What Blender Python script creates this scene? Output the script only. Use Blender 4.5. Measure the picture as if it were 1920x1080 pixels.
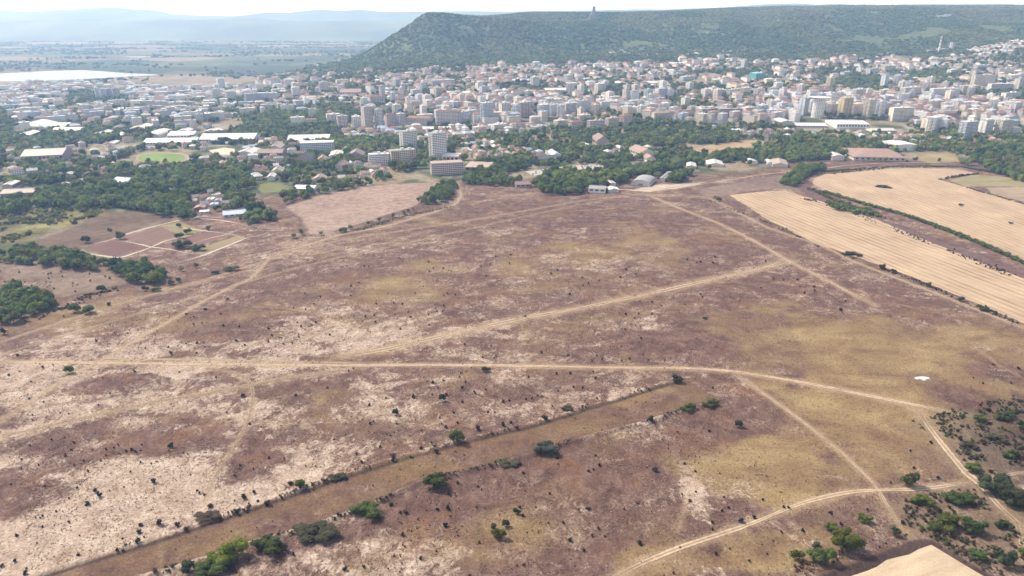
import bpy, math, random
import numpy as np
from mathutils import Vector

R = math.radians
scene = bpy.context.scene
for o in list(bpy.data.objects):
    bpy.data.objects.remove(o)

# ------------------------------------------------------------------ camera, light, exposure
CAM_H = 230.0
PITCH = 21.6
cam_data = bpy.data.cameras.new('camera')
cam_data.sensor_width = 36.0
cam_data.lens = 24.0
cam_data.clip_start = 1.0
cam_data.clip_end = 90000.0
cam = bpy.data.objects.new('camera', cam_data)
cam.location = (0, 0, CAM_H)
cam.rotation_euler = (R(90 - PITCH), 0, 0)
scene.collection.objects.link(cam)
scene.camera = cam

SUN_ELEV, SUN_AZ = 47.0, -57.0          # azimuth from +Y, negative to the left
sx = math.sin(R(SUN_AZ)) * math.cos(R(SUN_ELEV))
sy = math.cos(R(SUN_AZ)) * math.cos(R(SUN_ELEV))
sz = math.sin(R(SUN_ELEV))
world = bpy.data.worlds.new('World')
scene.world = world
world.use_nodes = True
wn = world.node_tree
wn.nodes.clear()
sky = wn.nodes.new('ShaderNodeTexSky')
sky.sky_type = 'NISHITA'
sky.sun_disc = False
sky.sun_elevation = R(SUN_ELEV)
sky.sun_rotation = R(SUN_AZ)
sky.altitude = 200
sky.air_density = 0.85
sky.dust_density = 6.0
bg = wn.nodes.new('ShaderNodeBackground')
bg.inputs['Strength'].default_value = 0.15
wo = wn.nodes.new('ShaderNodeOutputWorld')
# a bright veil of thin cloud low over the horizon, all round
tc_ = wn.nodes.new('ShaderNodeTexCoord')
mp_ = wn.nodes.new('ShaderNodeMapping'); mp_.inputs['Scale'].default_value = (3.0, 3.0, 16.0)
wn.links.new(tc_.outputs['Generated'], mp_.inputs[0])
cn = wn.nodes.new('ShaderNodeTexNoise'); cn.inputs['Scale'].default_value = 2.2; cn.inputs['Detail'].default_value = 7; cn.inputs['Roughness'].default_value = .6
wn.links.new(mp_.outputs[0], cn.inputs['Vector'])
sz_ = wn.nodes.new('ShaderNodeSeparateXYZ'); wn.links.new(tc_.outputs['Generated'], sz_.inputs[0])
lo = wn.nodes.new('ShaderNodeMapRange'); lo.inputs[1].default_value = 0.0; lo.inputs[2].default_value = 0.45; lo.inputs[3].default_value = 0.85; lo.inputs[4].default_value = 0.12
wn.links.new(sz_.outputs[2], lo.inputs[0])
cr = wn.nodes.new('ShaderNodeMapRange'); cr.inputs[1].default_value = .34; cr.inputs[2].default_value = .58; cr.inputs[3].default_value = .45
wn.links.new(cn.outputs[0], cr.inputs[0])
cf = wn.nodes.new('ShaderNodeMath'); cf.operation = 'MULTIPLY'; wn.links.new(lo.outputs[0], cf.inputs[0]); wn.links.new(cr.outputs[0], cf.inputs[1])
cm = wn.nodes.new('ShaderNodeMix'); cm.data_type = 'RGBA'; wn.links.new(cf.outputs[0], cm.inputs[0]); wn.links.new(sky.outputs[0], cm.inputs[6]); cm.inputs[7].default_value = (9.5, 9.6, 9.8, 1)
wn.links.new(cm.outputs[2], bg.inputs['Color'])
wn.links.new(bg.outputs[0], wo.inputs['Surface'])

sun_data = bpy.data.lights.new('sun', 'SUN')
sun_data.energy = 4.2
sun_data.angle = R(0.5)
sun_data.color = (1.0, 0.95, 0.88)
sun = bpy.data.objects.new('sun', sun_data)
sun.rotation_euler = Vector((sx, sy, sz)).to_track_quat('Z', 'Y').to_euler()
sun.location = (0, 0, 400)
scene.collection.objects.link(sun)

scene.view_settings.view_transform = 'Standard'
scene.view_settings.look = 'None'
scene.view_settings.gamma = 1.0
scene.view_settings.use_curve_mapping = False
scene.view_settings.exposure = 0.34
cy = scene.cycles
cy.max_bounces = 4
cy.diffuse_bounces = 2
cy.glossy_bounces = 2
cy.transparent_max_bounces = 8
cy.volume_bounces = 2
cy.use_denoising = True
HAZE_DENSITY = 1.1e-4
HAZE_COLOR = (0.35, 0.575, 1.0, 1)
HAZE_ANISO = 0.25

rng = random.Random(7)
nrg = np.random.default_rng(11)

# ------------------------------------------------------------------ noise, terrain, picture-to-ground
def _hash(ix, iy, seed):
    n = (ix.astype(np.int64) * 374761393 + iy.astype(np.int64) * 668265263 + seed * 2147483647) & 0xffffffff
    n = ((n ^ (n >> 13)) * 1274126177) & 0xffffffff
    n = n ^ (n >> 16)
    return (n & 0xffff) / 65535.0

def vnoise(x, y, seed=0):
    x = np.asarray(x, float); y = np.asarray(y, float)
    ix = np.floor(x); iy = np.floor(y)
    fx = x - ix; fy = y - iy
    fx = fx * fx * (3 - 2 * fx); fy = fy * fy * (3 - 2 * fy)
    a = _hash(ix, iy, seed); b = _hash(ix + 1, iy, seed)
    c = _hash(ix, iy + 1, seed); d = _hash(ix + 1, iy + 1, seed)
    return (a * (1 - fx) + b * fx) * (1 - fy) + (c * (1 - fx) + d * fx) * fy

def fbm(x, y, seed=0, octaves=4, gain=0.5):
    v = 0.0; amp = 1.0; tot = 0.0
    for k in range(octaves):
        v = v + amp * vnoise(np.asarray(x) * 2 ** k + 17.3 * k, np.asarray(y) * 2 ** k - 9.1 * k, seed + k)
        tot += amp; amp *= gain
    return v / tot

def sm(a, b, v):
    t = np.clip((np.asarray(v, float) - a) / (b - a), 0, 1)
    return t * t * (3 - 2 * t)

def flat_pt(px, py, z=0.0):
    cp, sp = math.cos(R(PITCH)), math.sin(R(PITCH))
    u = (px - 960) / 1280.0; v = (540 - py) / 1280.0
    dx, dy, dz = u, cp + v * sp, -sp + v * cp
    t = (z - CAM_H) / dz
    return dx * t, dy * t

LINE_A = [(20, 1095), (160, 1050), (260, 1020), (340, 995), (460, 955), (560, 920), (640, 893), (760, 855), (860, 828), (1000, 795), (1130, 755), (1250, 718), (1275, 710)]
LINE_B = [(220, 1095), (350, 1060), (470, 1020), (590, 985), (690, 950), (790, 905), (900, 880), (1010, 848), (1100, 820), (1200, 795), (1290, 768), (1350, 750)]
PA = [flat_pt(*p) for p in LINE_A]
PB = [flat_pt(*p) for p in LINE_B]

def dline(X, Y, pts):
    """distance to a polyline, and the signed side"""
    d = np.full(np.shape(X), 1e9); 
    for (x0, y0), (x1, y1) in zip(pts[:-1], pts[1:]):
        vx, vy = x1 - x0, y1 - y0
        L = vx * vx + vy * vy + 1e-9
        t = np.clip(((X - x0) * vx + (Y - y0) * vy) / L, 0, 1)
        d = np.minimum(d, np.hypot(X - x0 - t * vx, Y - y0 - t * vy))
    return d

def terrain(x, y):
    x = np.asarray(x, float); y = np.asarray(y, float)
    t = np.clip((y - 1420) / 1400, 0, 1.25)
    z = 92 * t ** 1.25 * sm(-1150, -250, x)
    z = z + 75 * sm(1350, 2300, x) * sm(2050, 2750, y)
    z = z + 9 * (fbm(x / 420, y / 420, 5, 3) - 0.5) * sm(1350, 1800, y) * sm(-1400, -300, x)
    near = (y < 560)
    if np.any(near):
        xa = np.where(near, x, 1e6); ya = np.where(near, y, 1e6)
        jag = 0.6 + 0.8 * vnoise(x / 3.0, y / 3.0, 3)
        z = z + np.where(near, 1.1 * jag * np.exp(-(dline(xa, ya, PA) / 1.7) ** 2) + 1.25 * jag * np.exp(-(dline(xa, ya, PB) / 2.0) ** 2), 0)
    return z

def ground(px, py):
    """world point of the ground seen at photo pixel (1920 x 1080)"""
    cp, sp = math.cos(R(PITCH)), math.sin(R(PITCH))
    u = (px - 960) / 1280.0; v = (540 - py) / 1280.0
    d = np.array([u, cp + v * sp, -sp + v * cp])
    ts = np.geomspace(200, 40000, 700)
    h = CAM_H + d[2] * ts - terrain(d[0] * ts, d[1] * ts)
    k = np.argmax(h < 0) if np.any(h < 0) else len(ts) - 1
    a, b = ts[max(k - 1, 0)], ts[k]
    for _ in range(18):
        m = (a + b) / 2
        if CAM_H + d[2] * m - float(terrain(d[0] * m, d[1] * m)) < 0: b = m
        else: a = m
    x, y = d[0] * b, d[1] * b
    return x, y, float(terrain(x, y))

def slant(x, y, z=0.0):
    """metres along the view axis: one photo pixel there is this / 1280 metres"""
    return y * math.cos(R(PITCH)) + (CAM_H - z) * math.sin(R(PITCH))

def to_px(x, y, z):
    cp, sp = math.cos(R(PITCH)), math.sin(R(PITCH))
    dep = y * cp + (CAM_H - z) * sp
    return 960 + 1280 * x / dep, 540 - 1280 * (y * sp - (CAM_H - z) * cp) / dep

def inside(X, Y, poly):
    c = np.zeros(np.shape(X), bool)
    n = len(poly)
    for i in range(n):
        x0, y0 = poly[i]; x1, y1 = poly[(i + 1) % n]
        if y0 == y1: continue
        cond = (y0 > Y) != (y1 > Y)
        c ^= cond & (X < (x1 - x0) * (Y - y0) / (y1 - y0) + x0)
    return c

def wpoly(pts):
    return [ground(*p)[:2] for p in pts]

# ------------------------------------------------------------------ materials
def new_mat(name):
    m = bpy.data.materials.new(name); m.use_nodes = True
    nt = m.node_tree; nt.nodes.clear()
    out = nt.nodes.new('ShaderNodeOutputMaterial')
    b = nt.nodes.new('ShaderNodeBsdfPrincipled')
    b.inputs['Roughness'].default_value = 0.9
    b.inputs['Specular IOR Level'].default_value = 0.15
    nt.links.new(b.outputs[0], out.inputs['Surface'])
    return m, nt, b

def setin(nt, node, key, val):
    if val is None: return
    if isinstance(val, bpy.types.NodeSocket): nt.links.new(val, node.inputs[key])
    else: node.inputs[key].default_value = val

def col4(c): return (c[0], c[1], c[2], 1.0)

def n_math(nt, op, a, b=None, c=None, clamp=False):
    n = nt.nodes.new('ShaderNodeMath'); n.operation = op; n.use_clamp = clamp
    setin(nt, n, 0, a); setin(nt, n, 1, b); setin(nt, n, 2, c)
    return n.outputs[0]

def n_mix(nt, f, a, b, blend='MIX'):
    n = nt.nodes.new('ShaderNodeMix'); n.data_type = 'RGBA'; n.blend_type = blend
    setin(nt, n, 0, f)
    setin(nt, n, 6, col4(a) if isinstance(a, tuple) else a)
    setin(nt, n, 7, col4(b) if isinstance(b, tuple) else b)
    return n.outputs[2]

def n_noise(nt, vec, scale, detail=4, rough=0.55, dist=0.0):
    n = nt.nodes.new('ShaderNodeTexNoise')
    setin(nt, n, 'Vector', vec); n.inputs['Scale'].default_value = scale
    n.inputs['Detail'].default_value = detail; n.inputs['Roughness'].default_value = rough
    n.inputs['Distortion'].default_value = dist
    return n.outputs[0]

def n_range(nt, v, a, b, c=0.0, d=1.0, smooth=True):
    n = nt.nodes.new('ShaderNodeMapRange'); n.clamp = True
    n.interpolation_type = 'SMOOTHSTEP' if smooth else 'LINEAR'
    setin(nt, n, 0, v); n.inputs[1].default_value = a; n.inputs[2].default_value = b
    n.inputs[3].default_value = c; n.inputs[4].default_value = d
    return n.outputs[0]

def n_attr(nt, name, kind='GEOMETRY'):
    n = nt.nodes.new('ShaderNodeAttribute'); n.attribute_name = name; n.attribute_type = kind
    return n

def n_pos(nt):
    return nt.nodes.new('ShaderNodeNewGeometry').outputs['Position']

def n_vmul(nt, vec, s):
    n = nt.nodes.new('ShaderNodeVectorMath'); n.operation = 'MULTIPLY'
    nt.links.new(vec, n.inputs[0]); n.inputs[1].default_value = s
    return n.outputs[0]

def n_sep(nt, vec):
    n = nt.nodes.new('ShaderNodeSeparateXYZ'); nt.links.new(vec, n.inputs[0]); return n.outputs

def n_ramp(nt, f, stops, const=False):
    n = nt.nodes.new('ShaderNodeValToRGB')
    if const: n.color_ramp.interpolation = 'CONSTANT'
    el = n.color_ramp.elements
    while len(el) > 1: el.remove(el[-1])
    el[0].position, el[0].color = stops[0][0], col4(stops[0][1])
    for p, c in stops[1:]:
        e = el.new(p); e.color = col4(c)
    setin(nt, n, 0, f)
    return n.outputs[0]

def value_noise(nt, col, vec, scale, amount, detail=4):
    """multiply a colour by 1 +- amount of noise"""
    f = n_range(nt, n_noise(nt, vec, scale, detail, 0.65), 0.25, 0.75, 1 - amount, 1 + amount, False)
    n = nt.nodes.new('ShaderNodeVectorMath'); n.operation = 'SCALE'
    nt.links.new(col, n.inputs[0]); nt.links.new(f, n.inputs['Scale'])
    return n.outputs[0]

def plain_mat(name, color, scale=0.6, amount=0.18, rough=0.85, use_obj_color=False, spec=0.15):
    m, nt, b = new_mat(name)
    if use_obj_color:
        oi = nt.nodes.new('ShaderNodeObjectInfo')
        c = n_mix(nt, 1.0, oi.outputs['Color'], tuple(color), 'MULTIPLY')
    else:
        r = nt.nodes.new('ShaderNodeRGB'); r.outputs[0].default_value = col4(color); c = r.outputs[0]
    p = n_pos(nt)
    c = value_noise(nt, c, p, scale, amount)
    c = value_noise(nt, c, p, scale * 0.13, amount * 0.7)
    nt.links.new(c, b.inputs['Base Color'])
    b.inputs['Roughness'].default_value = rough
    b.inputs['Specular IOR Level'].default_value = spec
    return m

M = {}
M['paint'] = plain_mat('painted_render', (1, 1, 1), 0.35, 0.14, use_obj_color=True)
M['tiles'] = plain_mat('roof_tiles', (1, 1, 1), 0.8, 0.28, use_obj_color=True)
M['sheet'] = plain_mat('sheet_roof', (1, 1, 1), 0.25, 0.12, 0.55, use_obj_color=True, spec=0.4)
M['glass'] = plain_mat('window_glass', (0.045, 0.055, 0.07), 0.3, 0.5, 0.2, spec=0.5)
M['concrete'] = plain_mat('concrete', (0.36, 0.34, 0.33), 0.3, 0.2)
M['bark'] = plain_mat('bark', (0.09, 0.065, 0.045), 1.5, 0.3)
M['metal'] = plain_mat('painted_metal', (1, 1, 1), 0.4, 0.1, 0.5, use_obj_color=True, spec=0.4)
M['rock'] = plain_mat('white_stone', (0.64, 0.60, 0.53), 1.2, 0.22)
M['rubber'] = plain_mat('rubber', (0.02, 0.02, 0.02), 2, 0.1)

def foliage_mat(name, var=0.35, fixed=None):
    m, nt, b = new_mat(name)
    oi = nt.nodes.new('ShaderNodeObjectInfo')
    ocol = oi.outputs['Color']
    if fixed:
        r = nt.nodes.new('ShaderNodeRGB'); r.outputs[0].default_value = col4(fixed); ocol = r.outputs[0]
    p = n_pos(nt)
    hsv = nt.nodes.new('ShaderNodeHueSaturation')
    nt.links.new(ocol, hsv.inputs['Color'])
    nt.links.new(n_range(nt, oi.outputs['Random'], 0, 1, 0.47, 0.525, False), hsv.inputs['Hue'])
    nt.links.new(n_range(nt, n_math(nt, 'FRACT', n_math(nt, 'MULTIPLY', oi.outputs['Random'], 7.31)), 0, 1, 0.7, 1.4, False), hsv.inputs['Value'])
    c = value_noise(nt, hsv.outputs[0], p, 0.9, var, 3)
    c = value_noise(nt, c, p, 0.12, var * 0.6, 2)
    nt.links.new(c, b.inputs['Base Color'])
    b.inputs['Roughness'].default_value = 0.75
    b.inputs['Specular IOR Level'].default_value = 0.2
    tr = nt.nodes.new('ShaderNodeBsdfTranslucent'); nt.links.new(c, tr.inputs['Color'])
    mx = nt.nodes.new('ShaderNodeMixShader'); mx.inputs[0].default_value = 0.42
    out = [n for n in nt.nodes if n.type == 'OUTPUT_MATERIAL'][0]
    nt.links.new(b.outputs[0], mx.inputs[1]); nt.links.new(tr.outputs[0], mx.inputs[2]); nt.links.new(mx.outputs[0], out.inputs['Surface'])
    return m
M['leaf'] = foliage_mat('foliage')

# ------------------------------------------------------------------ mesh helpers
def mesh_np(name, V, F, mat=None, smooth=False):
    """V (n,3); F (m,4) or (m,3) int"""
    V = np.asarray(V, np.float32); F = np.asarray(F, np.int32)
    me = bpy.data.meshes.new(name)
    k = F.shape[1]
    me.vertices.add(len(V)); me.vertices.foreach_set('co', V.ravel())
    me.loops.add(F.size); me.loops.foreach_set('vertex_index', F.ravel())
    me.polygons.add(len(F))
    me.polygons.foreach_set('loop_start', np.arange(0, F.size, k, dtype=np.int32))
    if smooth: me.polygons.foreach_set('use_smooth', np.ones(len(F), bool))
    me.update(calc_edges=True)
    if mat: me.materials.append(mat)
    return me

class MB:
    """collects boxes, prisms, quads into one mesh"""
    def __init__(s): s.v = []; s.f = []; s.mi = []; s.m = 0
    def add(s, vs, fs):
        o = len(s.v); s.v += vs; s.f += [tuple(i + o for i in f) for f in fs]; s.mi += [s.m] * len(fs); return s
    def box(s, x0, x1, y0, y1, z0, z1):
        return s.add([(x0, y0, z0), (x1, y0, z0), (x1, y1, z0), (x0, y1, z0), (x0, y0, z1), (x1, y0, z1), (x1, y1, z1), (x0, y1, z1)],
                     [(0, 3, 2, 1), (4, 5, 6, 7), (0, 1, 5, 4), (1, 2, 6, 5), (2, 3, 7, 6), (3, 0, 4, 7)])
    def gable_wall(s, w, d, h, rh):
        return s.add([(-w/2, -d/2, 0), (w/2, -d/2, 0), (w/2, d/2, 0), (-w/2, d/2, 0), (-w/2, -d/2, h), (w/2, -d/2, h), (w/2, d/2, h), (-w/2, d/2, h), (-w/2, 0, h + rh), (w/2, 0, h + rh)],
                     [(0, 1, 5, 4), (1, 2, 6, 9, 5), (2, 3, 7, 6), (3, 0, 4, 8, 7), (0, 3, 2, 1), (4, 5, 9, 8), (6, 7, 8, 9)])
    def gable_roof(s, w, d, h, rh, e=0.06, t=0.03):
        a, b = w / 2 + e, d / 2 + e
        k = rh * e / (d / 2)
        z = h - k
        return s.add([(-a, -b, z), (a, -b, z), (a, b, z), (-a, b, z), (-a, 0, h + rh), (a, 0, h + rh),
                      (-a, -b, z + t), (a, -b, z + t), (a, b, z + t), (-a, b, z + t), (-a, 0, h + rh + t), (a, 0, h + rh + t)],
                     [(6, 7, 11, 10), (8, 9, 10, 11), (0, 4, 5, 1), (2, 5, 4, 3), (0, 1, 7, 6), (2, 3, 9, 8), (0, 6, 10, 4), (4, 10, 9, 3), (1, 5, 11, 7), (5, 2, 8, 11)])
    def hip_roof(s, w, d, h, rh, e=0.06, t=0.03):
        a, b = w / 2 + e, d / 2 + e
        r = max(a - b * 0.95, 0.02 * w)
        return s.add([(-a, -b, h), (a, -b, h), (a, b, h), (-a, b, h), (-a, -b, h + t), (a, -b, h + t), (a, b, h + t), (-a, b, h + t), (-r, 0, h + rh + t), (r, 0, h + rh + t)],
                     [(0, 3, 2, 1), (0, 1, 5, 4), (1, 2, 6, 5), (2, 3, 7, 6), (3, 0, 4, 7), (4, 5, 9, 8), (5, 6, 9), (6, 7, 8, 9), (7, 4, 8)])
    def cyl(s, x, y, r0, r1, z0, z1, n=16):
        vs = []
        for z, r in ((z0, r0), (z1, r1)):
            vs += [(x + r * math.cos(2 * math.pi * i / n), y + r * math.sin(2 * math.pi * i / n), z) for i in range(n)]
        fs = [(i, (i + 1) % n, n + (i + 1) % n, n + i) for i in range(n)] + [tuple(range(n - 1, -1, -1)), tuple(range(n, 2 * n))]
        return s.add(vs, fs)
    def mesh(s, name, mats):
        me = bpy.data.meshes.new(name)
        me.from_pydata(s.v, [], s.f)
        for m in (mats if isinstance(mats, (list, tuple)) else [mats]): me.materials.append(m)
        if any(s.mi): me.polygons.foreach_set('material_index', s.mi)
        me.update()
        return me

LINK = scene.collection.objects.link
def obj(name, me, parent=None, color=None, kind=None):
    o = bpy.data.objects.new(name, me); LINK(o)
    if parent: o.parent = parent
    if color: o.color = col4(color)
    if kind: o['kind'] = kind
    return o
def empty(name, loc, rz=0.0, scale=None):
    o = bpy.data.objects.new(name, None); LINK(o)
    o.location = loc; o.rotation_euler = (0, 0, rz)
    o.empty_display_size = 1
    if scale: o.scale = scale
    return o
def tag(o, label=None, cat=None, group=None, kind=None):
    if label: o['label'] = label
    if cat: o['category'] = cat
    if group: o['group'] = group
    if kind: o['kind'] = kind
    return o
def copy_tree(o, parent=None):
    c = o.copy(); LINK(c); c.parent = parent
    for ch in o.children:
        copy_tree(ch, c)
    return c

# labels that single a thing out by the landmark next to it
PENDING = []
def named_later(o, phrase, px, py, marks):
    PENDING.append((o, phrase, px, py, marks))
ORD = ['nearest', 'second nearest', 'third nearest', 'fourth nearest', 'fifth nearest', 'sixth nearest', 'seventh nearest', 'eighth nearest', 'ninth nearest', 'tenth nearest', 'eleventh nearest', 'twelfth nearest']
def resolve_labels():
    groups = {}
    for o, ph, px, py, marks in PENDING:
        d, mx, my, mn = min((math.hypot(px - m[0], 2.2 * (py - m[1])), m[0], m[1], m[2]) for m in marks)
        dx, dy = px - mx, 2.2 * (py - my)
        rel = ('left of' if dx < 0 else 'right of') if abs(dx) > abs(dy) else ('beyond' if dy < 0 else 'in front of')
        groups.setdefault((ph, rel, mn), []).append((d, o))
    for (ph, rel, mn), L in groups.items():
        L.sort(key=lambda t: t[0])
        for i, (d, o) in enumerate(L):
            if len(L) == 1: o['label'] = f'{ph} {rel} {mn}'
            elif i < len(ORD): o['label'] = f'{ph} {ORD[i]} {rel} {mn}'
            else:
                o['label'] = f'{ph} some way {rel} {mn}'
                if not o.get('group'): o['group'] = f'{ph} group'
# ------------------------------------------------------------------ the ground sheet
def graded_x():
    xs = list(np.arange(0, 430, 1.7)); x = xs[-1]; d = 1.7
    while x < 21000:
        d = max(1.7, 0.018 * (x - 330)); x += d; xs.append(x)
    return np.array([-v for v in xs[:0:-1]] + xs)
def graded_y():
    ys = [-900, -500, -200, 0, 80, 140, 180]; y = 195.0
    while y < 36000:
        ys.append(y)
        y += 1.5 if y < 430 else 1.5 * (y / 430) ** 1.8 if y < 4000 else 83 * (y / 4000) ** 1.5
    return np.array(ys)
gx, gy = graded_x(), graded_y()
X, Y = np.meshgrid(gx, gy)
Z = terrain(X, Y)
NX, NY = len(gx), len(gy)

S = np.full(X.shape, 0.36)      # how much pale straw lies over the burnt weeds
O = np.full(X.shape, 0.28)      # how much ochre grass
T = np.zeros(X.shape)           # worn track
ZC = np.zeros(X.shape + (3,))   # colour of other ground
W = np.zeros(X.shape)           # weight of that colour
FP = np.zeros(X.shape)          # weight of far farmland

def win(x0, x1, y0, y1):
    i0, i1 = np.searchsorted(gy, [y0, y1]); j0, j1 = np.searchsorted(gx, [x0, x1])
    return slice(max(i0 - 1, 0), min(i1 + 1, NY)), slice(max(j0 - 1, 0), min(j1 + 1, NX))

def blob(arr, px, py, rx, ry, amt, rot=0.0):
    x, y, _ = ground(px, py)
    sl = slant(x, y)
    dep = math.atan2(CAM_H, math.hypot(x, y))
    a = rx * sl / 1280; b = ry * sl / 1280 / math.sin(dep)
    r = max(a, b) * 2
    w = win(x - r, x + r, y - r, y + r)
    xx, yy = X[w] - x, Y[w] - y
    c, s = math.cos(R(rot)), math.sin(R(rot))
    u, v = (xx * c + yy * s) / a, (-xx * s + yy * c) / b
    q = np.sqrt(u * u + v * v) + 0.55 * (fbm(X[w] / 28, Y[w] / 28, 41, 4) - 0.5) * 2
    arr[w] += amt * (1 - sm(0.45, 1.15, q))

def paint_line(pts, width, amt=1.0, soft=0.6, target=None, wob=0.5):
    P = [ground(*p)[:2] for p in pts]
    for (a, b) in zip(P[:-1], P[1:]):
        m = width * 2.5 + 4
        w = win(min(a[0], b[0]) - m, max(a[0], b[0]) + m, min(a[1], b[1]) - m, max(a[1], b[1]) + m)
        d = dline(X[w], Y[w], [a, b])
        d = d + wob * width * (fbm(X[w] / 7, Y[w] / 7, 23, 3) - 0.5)
        f = amt * (1 - sm(width * 0.5 * (1 - soft), width * 0.5 * (1 + soft), d))
        arr = T if target is None else target
        arr[w] = np.maximum(arr[w], f)

def paint_poly(pts, color, weight=1.0, soft=4.0, wob=6.0, jitter=0.0):
    P = wpoly(pts)
    px = [p[0] for p in P]; py = [p[1] for p in P]
    m = soft * 2 + wob
    w = win(min(px) - m, max(px) + m, min(py) - m, max(py) + m)
    x, y = X[w], Y[w]
    ins = inside(x, y, P)
    d = dline(x, y, P + [P[0]]) * np.where(ins, 1, -1) + wob * (fbm(x / 9, y / 9, 31, 3) - 0.5)
    f = weight * sm(-soft, soft, d)
    c = np.array(color)[None, None, :] * (1 + jitter * (fbm(x / 30, y / 30, 77, 4)[..., None] - 0.5) * 2)
    ZC[w] = ZC[w] * (1 - f[..., None]) + c * f[..., None]
    W[w] = np.maximum(W[w] * (1 - f) + f, f)

# large colour drift of the heath, west to east and near to far
for a in [(230, 960, 430, 150, .36), (330, 760, 420, 80, .22), (560, 620, 300, 50, .22), (150, 680, 260, 60, .22), (90, 1050, 200, 60, .25), (800, 760, 160, 50, .06),
          (700, 1050, 220, 45, .26), (1300, 930, 26, 60, .32), (1180, 745, 120, 25, .2), (620, 850, 140, 45, .16), (900, 640, 200, 40, .10),
          (230, 830, 190, 36, -.42), (60, 920, 120, 40, -.42), (210, 722, 110, 26, -.36), (420, 610, 130, 36, -.34), (350, 800, 120, 30, -.2), (560, 740, 120, 30, -.3),
          (1000, 900, 300, 60, -.18), (800, 930, 120, 40, -.2), (1400, 620, 220, 70, -.32), (1650, 680, 300, 130, -.4), (1550, 830, 260, 110, -.4), (1250, 640, 120, 30, -.2),
          (1300, 450, 200, 60, -.12), (1000, 400, 300, 30, -.14), (700, 540, 260, 60, -.10), (1230, 610, 40, 30, .25), (1050, 700, 160, 20, .08),
          (320, 890, 170, 40, .2), (900, 985, 430, 110, -.14), (1120, 860, 220, 50, -.16), (1450, 1010, 200, 50, -.12), (1200, 560, 300, 60, -.06), (450, 680, 200, 14, .22), (500, 455, 300, 40, .05), (620, 660, 120, 16, .2)]:
    blob(S, *a)
for a in [(1560, 650, 330, 90, .42), (1620, 790, 220, 90, .42), (1430, 880, 190, 60, .5), (700, 560, 210, 70, .20), (1060, 500, 190, 45, .22), (1220, 470, 120, 50, .22), (950, 1010, 110, 60, .28),
          (1250, 1055, 130, 30, .42), (1480, 900, 120, 50, .3), (1800, 640, 200, 60, .25), (820, 500, 90, 20, .18), (1200, 430, 140, 16, .18), (640, 740, 60, 22, .3), (1150, 1000, 160, 40, .12), (1500, 1030, 160, 40, .4),
          (280, 600, 300, 30, .22), (200, 560, 220, 25, .3), (1180, 590, 100, 18, .2),
          (1350, 640, 150, 60, -.18), (1700, 560, 200, 30, -.1), (1520, 430, 160, 50, -.2), (820, 930, 120, 50, -.25), (1300, 800, 140, 40, -.2), (200, 900, 400, 120, -.2)]:
    blob(O, *a)

# the smooth grass lane between the two banks
PLANE = [flat_pt(*p) for p in LINE_A] + [flat_pt(*p) for p in LINE_B[::-1]]
w = win(-300, 260, 190, 480)
ins = inside(X[w], Y[w], PLANE)
dl = np.minimum(dline(X[w], Y[w], PA), dline(X[w], Y[w], PB)) * np.where(ins, 1, -1)
lane = sm(0.5, 4, dl)
ZC[w] = np.array([0.130, 0.082, 0.046]); W[w] = np.maximum(W[w], .7 * lane * sm(.30, .56, fbm(X[w] / 26, Y[w] / 14, 191, 4)))
S[w] = S[w] * (1 - lane) + 0.02 * lane
O[w] = O[w] * (1 - lane) + (0.40 + 0.9 * (fbm(X[w] / 22, Y[w] / 10, 91, 3) - 0.5)) * lane
bank = np.exp(-(np.minimum(dline(X[w], Y[w], PA), dline(X[w], Y[w], PB) - 0.5) / 2.0) ** 2)
S[w] += 0.55 * bank * (vnoise(X[w] / 2.5, Y[w] / 2.5, 8) - 0.3)
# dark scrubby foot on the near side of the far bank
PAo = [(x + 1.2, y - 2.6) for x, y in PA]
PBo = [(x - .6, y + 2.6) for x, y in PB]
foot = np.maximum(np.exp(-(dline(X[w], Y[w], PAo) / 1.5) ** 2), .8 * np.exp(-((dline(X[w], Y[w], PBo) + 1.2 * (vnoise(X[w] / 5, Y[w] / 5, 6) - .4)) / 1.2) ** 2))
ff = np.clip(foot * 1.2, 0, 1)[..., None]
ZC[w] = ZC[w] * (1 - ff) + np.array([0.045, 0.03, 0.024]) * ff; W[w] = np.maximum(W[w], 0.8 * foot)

# tracks: worn grass painted into the ground (the ruts themselves are sheets of their own)
TRACKS = {
 'main': ([(-10, 678), (170, 680), (400, 683), (640, 685), (800, 684), (1000, 686), (1150, 689), (1280, 690), (1380, 697), (1500, 716), (1620, 740), (1720, 760), (1820, 781)], 4.2),
 'upper': ([(185, 674), (340, 674), (500, 677), (700, 682)], 2.6),
 'diagonal': ([(-10, 797), (60, 750), (120, 712), (190, 675), (250, 640), (330, 595), (390, 560), (430, 540), (470, 522), (500, 490), (516, 477)], 3.6),
 'broad': ([(640, 668), (720, 655), (850, 625), (980, 597), (1100, 575), (1220, 550), (1330, 525), (1440, 500), (1478, 489)], 8.0),
 'city': ([(1215, 365), (1260, 385), (1350, 420), (1420, 455), (1478, 489), (1540, 520), (1600, 552), (1640, 572)], 4.5),
 'branch': ([(1370, 697), (1420, 730), (1470, 765), (1530, 810), (1590, 860), (1640, 910), (1665, 950), (1690, 990), (1712, 1012)], 2.8),
 'curve': ([(1140, 1090), (1200, 1058), (1280, 1025), (1400, 985), (1500, 945), (1580, 925), (1640, 919), (1720, 917), (1800, 908), (1838, 904)], 3.6),
 'east': ([(1722, 770), (1745, 805), (1782, 852), (1815, 890), (1835, 905), (1870, 945), (1905, 978), (1935, 1005)], 6.2),
 'edge': ([(1215, 364), (1330, 372), (1440, 427), (1540, 460), (1600, 490), (1747, 547), (1847, 587), (1940, 622)], 3.0),
 'north': ([(516, 477), (590, 455), (640, 440), (720, 425), (800, 402), (850, 385), (864, 368), (860, 352), (856, 340)], 4.0),
}
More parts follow.
